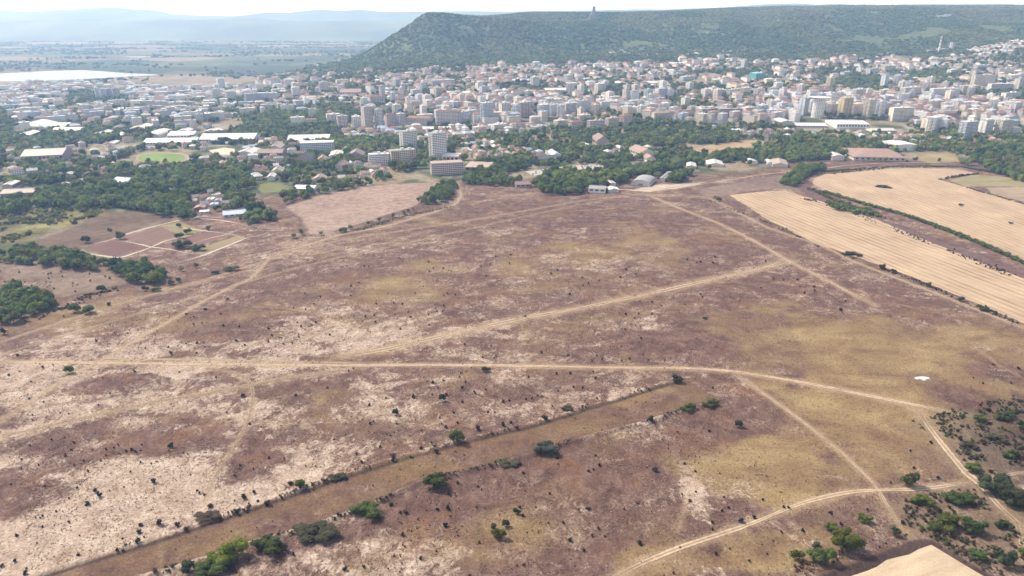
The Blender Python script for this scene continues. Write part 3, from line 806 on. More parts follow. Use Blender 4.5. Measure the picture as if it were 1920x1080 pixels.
p = n_pos(nt)
c = n_ramp(nt, n_noise(nt, n_vmul(nt, p, (1 / 130, 1 / 130, 1 / 60)), 1.0, 8, .65), [(.35, (0.06, 0.08, 0.034)), (.56, (0.085, 0.105, 0.042)), (.72, (0.13, 0.14, 0.06))])
c = value_noise(nt, c, p, 0.06, .3, 6)
nt.links.new(c, b.inputs['Base Color'])
pm = mesh_np('plateau', np.stack([PX, PY, PZ + canopy], -1).reshape(-1, 3), F, m, True)
o = obj('plateau', pm, kind='structure'); o['label'] = 'long flat topped wooded plateau rising behind the city'

def top_z(x, y):
    return max(float(terrain(x, y)), float(plateau_h(x, y)[0]))
def ground2(px, py):
    cp, sp = math.cos(R(PITCH)), math.sin(R(PITCH))
    u = (px - 960) / 1280.0; v = (540 - py) / 1280.0
    d = np.array([u, cp + v * sp, -sp + v * cp])
    ts = np.linspace(2000, 8000, 900)
    hz = np.maximum(terrain(d[0] * ts, d[1] * ts), plateau_h(d[0] * ts, d[1] * ts)[0])
    h = CAM_H + d[2] * ts - hz
    k = int(np.argmax(h < 0)) if np.any(h < 0) else 899
    return d[0] * ts[k], d[1] * ts[k], float(hz[k])

# ------------------------------------------------------------------ far hills
def hill_range(name, prof, y0, depth, label, col, n_y=22, seed=1):
    xs = np.array([p[0] for p in prof], float); ps = np.array([p[1] for p in prof], float)
    hx = np.linspace(-1.25 * y0, 1.25 * y0, 420)
    t = np.linspace(-1, 1, n_y)
    HX, HT = np.meshgrid(hx, t)
    HY = y0 + HT * depth
    pxl = 960 + 1280 * HX / (HY * math.cos(R(PITCH)) + 40)
    crest = CAM_H + (33.2 - np.interp(960 + 1280 * HX / (y0 * math.cos(R(PITCH)) + 60), xs, ps)) * y0 * 0.93 / 1280 / math.cos(R(PITCH))
    HZ = crest * (1 - np.abs(HT) ** 1.6) + (fbm(HX / 900, HY / 900, seed, 4) - .5) * 44 * (1 - np.abs(HT) ** 2) - 15 * np.abs(HT)
    idx = np.arange(HX.size).reshape(HX.shape)
    F = np.stack([idx[:-1, :-1], idx[:-1, 1:], idx[1:, 1:], idx[1:, :-1]], -1).reshape(-1, 4)
    m, nt, b = new_mat(name + '_cover')
    c = n_ramp(nt, n_noise(nt, n_vmul(nt, n_pos(nt), (1 / 900, 1 / 900, 1 / 300)), 1.0, 6, .6), [(.4, col), (.62, tuple(v * 2.0 for v in col))])
    nt.links.new(c, b.inputs['Base Color'])
    o = obj('hills', mesh_np(name, np.stack([HX, HY, HZ], -1).reshape(-1, 3), F, m, True), kind='structure')
    o['label'] = label
hill_range('hills', [(-900, 22), (0, 21), (40, 23), (75, 25), (110, 22), (150, 20), (190, 18), (230, 17), (265, 20), (285, 20), (310, 27), (400, 29), (450, 30), (480, 27), (510, 24), (550, 26), (590, 22), (610, 21), (640, 23), (680, 21), (720, 24), (760, 23), (830, 23), (1000, 22), (1240, 20), (1340, 17), (1400, 13), (1450, 11), (1480, 10), (1520, 12), (1560, 11), (1610, 15), (1680, 11), (1760, 11), (1920, 12), (3000, 14)], 12500, 2400, 'pale blue mountain ridge along the far horizon', (0.045, 0.06, 0.04), seed=5)
hill_range('hills', [(-900, 42), (0, 36), (100, 37), (220, 34), (370, 37), (480, 35), (600, 39), (700, 38), (830, 40), (1100, 42), (3000, 44)], 9300, 1500, 'lower hazy foothills in front of the mountain ridge', (0.06, 0.075, 0.045), seed=9)

# ------------------------------------------------------------------ haze: one closed box of even air
def add_haze():
    mb = MB().box(-29000, 29000, -1500, 38000, -1, 0)
    mb = MB().box(-29000, 29000, -1500, 38000, -80, 500)
    m = bpy.data.materials.new('air'); m.use_nodes = True
    nt = m.node_tree; nt.nodes.clear()
    out = nt.nodes.new('ShaderNodeOutputMaterial'); v = nt.nodes.new('ShaderNodeVolumePrincipled')
    v.inputs['Color'].default_value = HAZE_COLOR
    v.inputs['Absorption Color'].default_value = (1, 1, 1, 1)
    v.inputs['Density'].default_value = HAZE_DENSITY
    v.inputs['Anisotropy'].default_value = HAZE_ANISO
    nt.links.new(v.outputs[0], out.inputs['Volume'])
    o = obj('haze', mb.mesh('haze', m), kind='stuff')
    o['label'] = 'thin blue summer haze over the valley'
add_haze()

# ------------------------------------------------------------------ tree and bush shapes
def ico(sub=1):
    t = (1 + 5 ** .5) / 2
    v = [(-1, t, 0), (1, t, 0), (-1, -t, 0), (1, -t, 0), (0, -1, t), (0, 1, t), (0, -1, -t), (0, 1, -t), (t, 0, -1), (t, 0, 1), (-t, 0, -1), (-t, 0, 1)]
    f = [(0, 11, 5), (0, 5, 1), (0, 1, 7), (0, 7, 10), (0, 10, 11), (1, 5, 9), (5, 11, 4), (11, 10, 2), (10, 7, 6), (7, 1, 8), (3, 9, 4), (3, 4, 2), (3, 2, 6), (3, 6, 8), (3, 8, 9), (4, 9, 5), (2, 4, 11), (6, 2, 10), (8, 6, 7), (9, 8, 1)]
    v = [tuple(np.array(a) / np.linalg.norm(a)) for a in v]
    for _ in range(sub):
        cache = {}; nf = []
        def mid(a, b):
            k = (min(a, b), max(a, b))
            if k not in cache:
                q = (np.array(v[a]) + np.array(v[b])) / 2; v.append(tuple(q / np.linalg.norm(q))); cache[k] = len(v) - 1
            return cache[k]
        for a, b_, c in f:
            ab, bc, ca = mid(a, b_), mid(b_, c), mid(c, a)
            nf += [(a, ab, ca), (b_, bc, ab), (c, ca, bc), (ab, bc, ca)]
        f = nf
    return np.array(v), np.array(f)
ICO1 = ico(1)
ICO0 = ico(0)

def crown(seed, lobes, leaves, size, z0=0.15, top=1.0, spread=0.36, lobe_r=(0.2, 0.34), flat=1.0, core=ICO1, core_k=0.82):
    """a crown one unit wide and one unit tall: leaf clumps over the skins of several lobes, an uneven inner mass behind them"""
    g = np.random.default_rng(seed)
    cz = (z0 + top) / 2; hz = (top - z0) / 2
    V, F = [], []
    cen, rad = [], []
    for k in range(lobes):
        a = g.uniform(0, 2 * math.pi); r = spread * math.sqrt(g.uniform(0, 1)); u = g.uniform(-.75, .8)
        shrink = math.sqrt(max(.15, 1 - u * u * .75))
        cen.append((r * math.cos(a) * shrink * 1.1, r * math.sin(a) * shrink * 1.1, cz + u * (hz - .14)))
        rad.append(g.uniform(*lobe_r) * (0.8 + .25 * shrink))
    cen = np.array(cen); rad = np.array(rad)
    for c, r in zip(cen, rad):
        v, f = core
        q = v * (r * core_k * (1 + g.uniform(-.22, .22, (len(v), 1)))) * np.array([1, 1, flat * .9]) + c
        q[:, 2] = np.maximum(q[:, 2], z0 * .5)
        F.append(np.concatenate([f, f[:, :1]], 1) + sum(len(a) for a in V)); V.append(q)
    n = leaves
    li = g.integers(0, lobes, n)
    d = g.normal(size=(n, 3)); d[:, 2] += .25; d /= np.linalg.norm(d, axis=1)[:, None]
    pos = cen[li] + d * (rad[li] * g.uniform(.72, 1.12, n))[:, None] * np.array([1, 1, flat])
    pos[:, 2] = np.maximum(pos[:, 2], z0 * .35)
    nn = d + g.normal(size=(n, 3)) * .55; nn /= np.linalg.norm(nn, axis=1)[:, None]
    t1 = np.cross(nn, g.normal(size=(n, 3))); t1 /= np.linalg.norm(t1, axis=1)[:, None]
    t2 = np.cross(nn, t1)
    s = (size * g.uniform(.6, 1.4, n))[:, None]
    Q = np.stack([pos - t1 * s, pos - t2 * s * .7, pos + t1 * s, pos + t2 * s * .7], 1).reshape(-1, 3)
    fb = sum(len(a) for a in V)
    V.append(Q); F.append(np.arange(n * 4).reshape(n, 4) + fb)
    Vv = np.concatenate(V)
    tris = np.concatenate(F[:-1]) if len(F) > 1 else np.zeros((0, 4), int)
    me = bpy.data.meshes.new('crown')
    me.from_pydata(Vv.tolist(), [], [tuple(t[:3]) for t in tris.tolist()] + [tuple(q) for q in F[-1].tolist()])
    me.materials.append(M['leaf']); me.update()
    return me
def conifer(seed, leaves, size):
    g = np.random.default_rng(seed)
    n = leaves
    h = 1 - np.sqrt(g.uniform(0, 1, n)); h = .06 + h * .93
    r = (.5 * (1 - h) ** .8 + .03) * g.uniform(.6, 1.05, n); a = g.uniform(0, 2 * math.pi, n)
    pos = np.stack([r * np.cos(a), r * np.sin(a), h], -1)
    nn = np.stack([np.cos(a) * .6, np.sin(a) * .6, np.full(n, .8)], -1) + g.normal(size=(n, 3)) * .4; nn /= np.linalg.norm(nn, axis=1)[:, None]
    t1 = np.cross(nn, g.normal(size=(n, 3))); t1 /= np.linalg.norm(t1, axis=1)[:, None]; t2 = np.cross(nn, t1)
    s = (size * g.uniform(.6, 1.3, n))[:, None]
    Q = np.stack([pos - t1 * s, pos - t2 * s * .7, pos + t1 * s, pos + t2 * s * .7], 1).reshape(-1, 3)
    core = MB().cyl(0, 0, .36, .02, .07, .95, 9)
    V = core.v + Q.tolist(); F = core.f + (np.arange(n * 4).reshape(n, 4) + len(core.v)).tolist()
    me = bpy.data.meshes.new('crown'); me.from_pydata(V, [], [tuple(f) for f in F]); me.materials.append(M['leaf']); me.update()
    return me
def trunk_mesh(seed, height=0.5, r=0.035):
    g = random.Random(seed)
    mb = MB().cyl(0, 0, r, r * .6, -.03, height, 7)
    for k in range(3):
        a = g.uniform(0, 6.28); l = .2; z = height * g.uniform(.55, .9)
        x, y = l * math.cos(a), l * math.sin(a)
        o = len(mb.v)
        ring0 = [(r * .45 * math.cos(t), r * .45 * math.sin(t), z) for t in (0, 2.1, 4.2)]
        ring1 = [(x + r * .2 * math.cos(t), y + r * .2 * math.sin(t), z + .2) for t in (0, 2.1, 4.2)]
        mb.add(ring0 + ring1, [(0, 1, 4, 3), (1, 2, 5, 4), (2, 0, 3, 5), (3, 4, 5)])
    return mb.mesh('trunk', M['bark'])

CROWN_BIG = [crown(100 + i, 19, 3000, .026, z0=.02, top=.92, spread=.43, lobe_r=(.08, .23), core_k=.78) for i in range(5)]
CROWN_MID = [crown(200 + i, 8, 480, .068, z0=.16, lobe_r=(.2, .32)) for i in range(6)]
CROWN_LOW = [crown(300 + i, 4, 70, .14, z0=.1, lobe_r=(.26, .36), core=ICO1) for i in range(4)]
BUSH = [crown(400 + i, 4, 150, .085, z0=.0, top=.95, spread=.26, lobe_r=(.2, .3), core=ICO0) for i in range(6)]
CONIFER = [conifer(500 + i, 380, .07) for i in range(2)]
TRUNK = [trunk_mesh(i) for i in range(3)]
GREENS = [(0.104, 0.156, 0.034), (0.142, 0.196, 0.044), (0.076, 0.122, 0.036), (0.185, 0.222, 0.060), (0.114, 0.164, 0.048)]
OLIVES = [(0.13, 0.13, 0.042), (0.155, 0.145, 0.05), (0.16, 0.155, 0.05)]

# scatter of instanced small things that nobody could count
hidden = bpy.data.collections.new('templates')
def template(me, color, scale=None):
    key = 'leaf_' + '_'.join(f'{int(v * 1000)}' for v in color)
    if key not in M: M[key] = foliage_mat(key, fixed=color)
    me = me.copy(); me.materials[0] = M[key]
    o = bpy.data.objects.new(me.name + '_template', me); hidden.objects.link(o)
    if scale: o.scale = scale
    return o
def scatter(name, label, P, scl, temps, seed=0, squash=1.0):
    """P (n,3), scl (n,) or (n,3)"""
    P = np.asarray(P, np.float32); n = len(P)
    g = np.random.default_rng(seed)
    scl = np.asarray(scl, np.float32)
    if scl.ndim == 1: scl = np.stack([scl, scl, scl * squash], -1)
    me = bpy.data.meshes.new(name); me.vertices.add(n); me.vertices.foreach_set('co', P.ravel())
    a = me.attributes.new('scl', 'FLOAT_VECTOR', 'POINT'); a.data.foreach_set('vector', scl.astype(np.float32).ravel())
    a = me.attributes.new('rz', 'FLOAT', 'POINT'); a.data.foreach_set('value', g.uniform(0, 6.28, n).astype(np.float32))
    a = me.attributes.new('pick', 'INT', 'POINT'); a.data.foreach_set('value', g.integers(0, len(temps), n).astype(np.int32))
    o = obj(name, me, kind='stuff'); o['label'] = label
    coll = bpy.data.collections.new(name + '_kinds')
    for t in temps: coll.objects.link(t)
    ng = bpy.data.node_groups.new(name, 'GeometryNodeTree')
    ng.interface.new_socket('Geometry', in_out='INPUT', socket_type='NodeSocketGeometry')
    ng.interface.new_socket('Geometry', in_out='OUTPUT', socket_type='NodeSocketGeometry')
    gi = ng.nodes.new('NodeGroupInput'); go = ng.nodes.new('NodeGroupOutput')
    ci = ng.nodes.new('GeometryNodeCollectionInfo'); ci.inputs['Collection'].default_value = coll
    ci.inputs['Separate Children'].default_value = True; ci.inputs['Reset Children'].default_value = True
    ip = ng.nodes.new('GeometryNodeInstanceOnPoints'); ip.inputs['Pick Instance'].default_value = True
    def na(nm, ty):
        k = ng.nodes.new('GeometryNodeInputNamedAttribute'); k.data_type = ty; k.inputs[0].default_value = nm; return k.outputs[0]
    cx = ng.nodes.new('ShaderNodeCombineXYZ'); ng.links.new(na('rz', 'FLOAT'), cx.inputs[2])
    er = ng.nodes.new('FunctionNodeEulerToRotation'); ng.links.new(cx.outputs[0], er.inputs[0])
    ng.links.new(gi.outputs[0], ip.inputs['Points']); ng.links.new(ci.outputs[0], ip.inputs['Instance'])
    ng.links.new(na('pick', 'INT'), ip.inputs['Instance Index']); ng.links.new(er.outputs[0], ip.inputs['Rotation'])
    ng.links.new(na('scl', 'FLOAT_VECTOR'), ip.inputs['Scale']); ng.links.new(ip.outputs[0], go.inputs[0])
    md = o.modifiers.new('instances', 'NODES'); md.node_group = ng
    return o

T_LOW = [template(CROWN_LOW[i % 4], c) for i, c in enumerate([GREENS[0], GREENS[1], GREENS[2], GREENS[3], GREENS[4], GREENS[1], OLIVES[2], GREENS[3]])]
T_MID = [template(CROWN_MID[i % 6], c) for i, c in enumerate(GREENS + [GREENS[1], GREENS[3], OLIVES[2]])]
# forest on the plateau
N = 95000
fx = nrg.uniform(-1000, 3600, N); fy = nrg.uniform(2550, 4600, N)
fz, fd = plateau_h(fx, fy)
nx = fbm(fx / 160, fy / 160, 55, 4)
keep = (fd > 8) & (nrg.uniform(0, 1, N) < np.clip(1.45 - (fy - 2600) / 2000, .25, 1)) & (nx < .74) & (fx > -1.05 * fy * .8)
P = np.stack([fx, fy, fz - 1.0], -1)[keep]
pd = fd[keep]
kindp = fbm(P[:, 0] / 210, P[:, 1] / 300, 58, 4) + .09 * sm(330, 620, pd) - .05 * sm(60, 220, pd) * (1 - sm(300, 520, pd)) * sm(-200, 100, P[:, 0]) + .05 * (1 - sm(40, 140, pd))
fs = nrg.uniform(7, 12.5, len(P)) * (0.75 + .6 * (1 - nx[keep]))
T_PALE = [template(CROWN_LOW[i % 4], c) for i, c in enumerate([(0.19, 0.22, 0.07), (0.165, 0.205, 0.064), (0.21, 0.225, 0.08)])]
T_DEEP = [template(CROWN_LOW[i % 4], c) for i, c in enumerate([(0.110, 0.172, 0.054), (0.130, 0.188, 0.055), (0.092, 0.155, 0.055), (0.155, 0.21, 0.062)])]
for lo, hi, tt, lb in ((-1, .49, T_DEEP, 'dense dark forest covering the plateau slope'), (.49, .56, T_LOW, 'mixed mid green forest covering the plateau slope'), (.56, 2, T_PALE, 'paler open woodland patches on the plateau slope')):
    k = (kindp >= lo) & (kindp < hi)
    scatter('forest', lb, P[k], fs[k], tt, 3, .8)
# ------------------------------------------------------------------ buildings
OX0, OY0, ORES = -2400.0, 500.0, 3.0
OCC = np.zeros((1000, 1900), bool)
def occupy(x, y, w, d, rz, pad=1.0):
    c, s = math.cos(rz), math.sin(rz)
    nu, nv = int(w / 2) + 2, int(d / 2) + 2
    u, v = np.meshgrid(np.linspace(-w / 2 - pad, w / 2 + pad, nu * 2), np.linspace(-d / 2 - pad, d / 2 + pad, nv * 2))
    i = ((y + u * s + v * c - OY0) / ORES).astype(int); j = ((x + u * c - v * s - OX0) / ORES).astype(int)
    k = (i >= 0) & (i < 1000) & (j >= 0) & (j < 1900)
    OCC[i[k], j[k]] = True
def occupied(x, y):
    i = ((np.asarray(y) - OY0) / ORES).astype(int); j = ((np.asarray(x) - OX0) / ORES).astype(int)
    k = (i >= 0) & (i < 1000) & (j >= 0) & (j < 1900)
    return np.where(k, OCC[np.clip(i, 0, 999), np.clip(j, 0, 1899)], False)

CITY_MARKS = [(1420, 143, 'the teal cube'), (590, 280, 'the banded office block'), (764, 265, 'the left pale tower'), (820, 275, 'the right pale tower'), (840, 318, 'the unfinished brick block'), (305, 296, 'the stadium pitch'), (1600, 232, 'the white roofed mall'),
              (1536, 205, 'the disc capped tower'), (1585, 205, 'the yellow tower'), (1845, 158, 'the big cream slab'), (1160, 185, 'the white cluster downtown'), (697, 225, 'the twin beige towers'), (560, 220, 'the wooded city park'), (1690, 150, 'the wooded hill park'), (1370, 212, 'the purple brick block'),
              (1110, 238, 'the pink blocks'), (215, 195, 'the grey slabs at left'), (1760, 88, 'the striped chimney'), (315, 265, 'the long white shed'), (1655, 292, 'the red hip roofed hall'), (1060, 315, 'the parking yard'), (1210, 338, 'the vaulted hangar'), (1205, 287, 'the cream villa'), (1760, 235, 'the stepped white block'), (720, 175, 'the lone downtown tower'),
              (980, 210, 'the dark slab tower'), (1240, 125, 'the white upper slabs'), (1665, 128, 'the pale hill castle'), (75, 293, 'the red factory hall'), (420, 262, 'the pale green shopping hall'), (610, 350, 'the garden cottages'), (380, 385, 'the huts above the plots'), (850, 160, 'the low grey blocks under the spur'), (1450, 165, 'the bank of small houses'), (1300, 170, 'the old town'), (1860, 240, 'the row of edge blocks')]

WALLS = {'white': (0.76, 0.74, 0.71), 'cream': (0.70, 0.63, 0.52), 'grey': (0.52, 0.51, 0.51), 'pink': (0.64, 0.52, 0.47), 'yellow': (0.56, 0.44, 0.24), 'brown': (0.42, 0.33, 0.28), 'purple': (0.36, 0.27, 0.28), 'bluish': (0.58, 0.61, 0.66), 'brick': (0.36, 0.17, 0.12), 'orange': (0.58, 0.36, 0.2), 'teal': (0.09, 0.31, 0.30), 'beige': (0.62, 0.55, 0.47)}
ROOFS = {'red': (0.25, 0.15, 0.12), 'brown': (0.20, 0.135, 0.11), 'pink': (0.34, 0.255, 0.215), 'grey': (0.28, 0.27, 0.26), 'white': (0.56, 0.54, 0.52), 'pale': (0.50, 0.47, 0.43), 'dark': (0.075, 0.07, 0.075), 'blue': (0.36, 0.42, 0.48), 'orange': (0.30, 0.185, 0.14)}
def base(px, py, wpx, hpx):
    x, y, z = ground(px, py)
    s = slant(x, y, z) / 1280
    return x, y, z, s

WIN_CACHE = {}
def facade(w, d, fl, fh=2.95, bal=True, seed=0):
    """window and balcony meshes of a block w x d with fl floors; shared between equal blocks"""
    key = (round(w), round(d), fl, bal)
    if key in WIN_CACHE: return WIN_CACHE[key]
    g = random.Random(hash(key) & 0xffff)
    win, blc = MB(), MB()
    for side, L, D in ((0, w, d), (1, d, w), (3, d, w)):
        n = max(2, int(L / 3.3)); st = L / n
        cols = [g.random() < .36 for _ in range(n)] if bal and side in (0, 2) else [bal and (k % 4 == 1) for k in range(n)]
        def put(mb, u0, u1, o0, o1, z0, z1):
            b0, b1 = -D / 2 - o1, -D / 2 - o0
            if side == 0: mb.box(u0, u1, b0, b1, z0, z1)
            elif side == 2: mb.box(-u1, -u0, -b1, -b0, z0, z1)
            elif side == 1: mb.box(-b1, -b0, u0, u1, z0, z1)
            else: mb.box(b0, b1, -u1, -u0, z0, z1)
        for f in range(fl):
            z = f * fh + .85
            for k in range(n):
                u = -L / 2 + (k + .5) * st
                put(win, u - st * .33, u + st * .33, -.05, .06, z, z + 1.45)
                if cols[k] and f: put(blc, u - st * .46, u + st * .46, .06, 1.15, z - .95, z + .25)
    WIN_CACHE[key] = (win.mesh('windows', M['glass']), blc.mesh('balconies', M['paint']) if blc.v else None)
    return WIN_CACHE[key]

def block(name, px, py, wpx, hpx, wall, label=None, phrase=None, depth=13, rot=0.0, roof='flat', roofcol='grey', bal=True, cat='apartment block', group=None, lift=True, trim='white'):
    x, y, z, s = base(px, py, wpx, hpx)
    rz = R(rot)
    w = max(9.0, (wpx * s - depth * abs(math.sin(rz))) / max(.5, abs(math.cos(rz))))
    fl = max(2, int(round(hpx * s * .97 / 2.95))); h = fl * 2.95 + .4
    cy_ = y + (depth * abs(math.cos(rz)) + w * abs(math.sin(rz))) / 2
    z = min(float(terrain(x, cy_)), z)
    t = empty(name, (x, cy_, z), rz)
    occupy(x, cy_, w, depth, rz)
    obj('wall', MB().box(-w / 2, w / 2, -depth / 2, depth / 2, -4, h).mesh('wall', M['paint']), t, WALLS[wall])
    wm, bm = facade(w, depth, fl, bal=bal)
    o = obj('windows', wm, t, kind='stuff')
    o.scale = (w / round(w), depth / round(depth), 1)
    if bm:
        o = obj('balconies', bm, t, WALLS[trim], kind='stuff'); o.scale = (w / round(w), depth / round(depth), 1)
    if roof == 'flat':
        rm = MB().box(-w / 2 - .25, w / 2 + .25, -depth / 2 - .25, depth / 2 + .25, h, h + .7)
        ro = obj('roof', rm.mesh('roof', M['sheet']), t, ROOFS[roofcol])
        if lift:
            lb = MB()
            obj('lift_house', MB().box(-2.2, 2.6, -2, 2.4, h + .7, h + 3.4).mesh('lift_house', M['paint']), ro, WALLS[wall])
            if w > 26: obj('lift_house', MB().box(w * .3 - 2, w * .3 + 2, -2, 2, h + .7, h + 3.0).mesh('lift_house', M['paint']), ro, WALLS[wall])
    else:
        ro = obj('roof', MB().hip_roof(w, depth, h, min(4.5, depth * .3), .7, .3).mesh('roof', M['tiles']), t, ROOFS[roofcol])
        obj('chimney', MB().box(w * .2, w * .2 + 1.2, -.6, .6, h + 1, h + min(4.5, depth * .3) + 1.3).mesh('chimney', M['paint']), ro, WALLS['brick'])
    tag(t, label, cat, group)
    if phrase: named_later(t, phrase, px, py - hpx / 2, CITY_MARKS)
    return t

# the two pale towers and their neighbours
block('tower_block', 764, 281, 33, 32, 'white', 'pale ribbed tower block with white balconies, left of a pair', depth=16, rot=34, trim='white')
block('tower_block', 820, 300, 34, 49, 'white', 'tall white tower block with orange balconies, right of a pair', depth=16, rot=32, trim='pink')
block('apartment_block', 753, 311, 50, 26, 'cream', 'cream apartment block with orange stripes below the left tower', depth=15, rot=24, trim='orange')
block('apartment_block', 709, 311, 40, 20, 'white', 'white stepped apartment block left of the cream striped block', depth=14, rot=14, roofcol='pale')
block('office_block', 592, 291, 64, 21, 'bluish', 'pale office block with long blue window bands', depth=24, rot=10, roofcol='white', bal=False, cat='office block', lift=False)
t = block('apartment_block', 836, 329, 64, 23, 'pink', 'unfinished reddish brick block with open window holes and concrete frame', depth=20, rot=14, roofcol='pink', bal=False, lift=False)
def slabs(px, py, wpx, dpx, h, col, name, label, cat, rot=0, rcol='pale', parts=True):
    """a low flat deck or hall: wpx wide, dpx deep on the ground as seen"""
    x, y, z = ground(px, py); x2, y2, _ = ground(px, py - dpx)
    s = slant(x, y, z) / 1280
    w, d = wpx * s, max(6.0, y2 - y); 
    if rot: w = max(8, (w - d * abs(math.sin(R(rot)))) / math.cos(R(rot)))
    t = empty(name, (x, y + d / 2, z), R(rot)); occupy(x, y + d / 2, w, d, R(rot))
    obj('wall', MB().box(-w / 2, w / 2, -d / 2, d / 2, -3, h).mesh('wall', M['paint']), t, col)
    obj('roof', MB().box(-w / 2 - .4, w / 2 + .4, -d / 2 - .4, d / 2 + .4, h, h + .5).mesh('roof', M['sheet']), t, ROOFS[rcol])
    if parts:
        mb = MB(); n = max(2, int(w / 7))
        for k in range(n):
            u = -w / 2 + (k + .5) * w / n
            mb.box(u - w / n * .33, u + w / n * .33, -d / 2 - .06, -d / 2 + .05, h * .35, h * .8)
        obj('windows', mb.mesh('windows', M['glass']), t, kind='stuff')
    tag(t, label, cat)
    return t
slabs(898, 320, 52, 11, 5, WALLS['brick'], 'building_deck', 'flat pinkish unfinished deck right of the brick block', 'building site', -8, 'pink')
slabs(846, 303, 34, 6, 9, WALLS['pink'], 'building_shell', 'square upper storey with white roof behind the brick block', 'building site', -6, 'white')

# halls, sheds and factories
def shed(px, py, wpx, dpx, hpx, wall, roofc, label=None, phrase=None, rot=0, name='warehouse', cat='warehouse', gable=.12, vault=False, mirror_doors=True):
    x, y, z = ground(px, py); x2, y2, _ = ground(px, py - dpx)
    s = slant(x, y, z) / 1280
    d = max(7.0, y2 - y); w = max(7.0, wpx * s); h = max(2.6, hpx * s)
    if rot:
        w = max(8.0, (w - d * abs(math.sin(R(rot)))) / math.cos(R(rot)))
    t = empty(name, (x, y + d / 2, min(z, float(terrain(x, y + d / 2)))), R(rot)); occupy(x, y + d / 2, w, d, R(rot), 2)
    if vault:
        n = 12; rr = h * .62; hw = h * .38
        arc = [(-w / 2 * math.cos(math.pi * i / n), hw + rr * math.sin(math.pi * i / n)) for i in range(n + 1)]
        mb = MB(); vs = [(a, -d / 2, b_) for a, b_ in arc] + [(a, d / 2, b_) for a, b_ in arc]
        vs2 = [(a * 1.02, yv * 1.02, b_ + .25) for a, yv, b_ in vs]
        mb.add(vs2, [(i, i + 1, n + 2 + i, n + 1 + i) for i in range(n)])
        obj('roof', mb.mesh('roof', M['sheet']), t, ROOFS[roofc])
        wl = MB().add([(a, -d / 2, b_) for a, b_ in arc] + [(-w / 2, -d / 2, -2), (w / 2, -d / 2, -2)] + [(a, d / 2, b_) for a, b_ in arc] + [(-w / 2, d / 2, -2), (w / 2, d / 2, -2)],
                      [tuple(range(n, -1, -1)) + (n + 1, n + 2), tuple(n + 3 + i for i in range(n + 1)) + (2 * n + 5, 2 * n + 4), (0, n + 3, 2 * n + 4, n + 1), (n, n + 2, 2 * n + 5, 2 * n + 3), (n + 1, 2 * n + 4, 2 * n + 5, n + 2)] + [(i, i + 1, n + 4 + i, n + 3 + i) for i in range(n)])
        obj('wall', wl.mesh('wall', M['paint']), t, WALLS[wall])
        obj('door', MB().box(-w * .13, w * .13, -d / 2 - .12, -d / 2 + .1, 0, h * .4).mesh('door', M['metal']), t, (0.22, 0.22, 0.24))
    else:
        rh = gable * min(w, d)
        lw, ld, rr = (w, d, 0) if w >= d else (d, w, math.pi / 2)
        wl = obj('wall', MB().gable_wall(lw, ld, h, rh).mesh('wall', M['paint']), t, WALLS[wall])
        ro = obj('roof', MB().gable_roof(lw, ld, h + .02, rh, .5, .25).mesh('roof', M['sheet']), t, ROOFS[roofc])
        mb = MB(); n = max(2, int(lw / 6))
        for k in range(n):
            u = -lw / 2 + (k + .5) * lw / n
            for sd in (-1, 1):
                mb.box(u - lw / n * .32, u + lw / n * .32, min(sd * (ld / 2 - .05), sd * (ld / 2 + .06)), max(sd * (ld / 2 - .05), sd * (ld / 2 + .06)), h * .45, h * .82)
        wi = obj('windows', mb.mesh('windows', M['glass']), t, kind='stuff')
        sk = obj('ridge_vent', MB().box(-lw * .42, lw * .42, -.5, .5, h + rh + .15, h + rh + .75).mesh('ridge_vent', M['metal']), ro, ROOFS['grey'])
        for q in (wl, ro, wi): q.rotation_euler = (0, 0, rr)
    tag(t, label, cat)
    if phrase: named_later(t, phrase, px, py - hpx, CITY_MARKS)
    return t
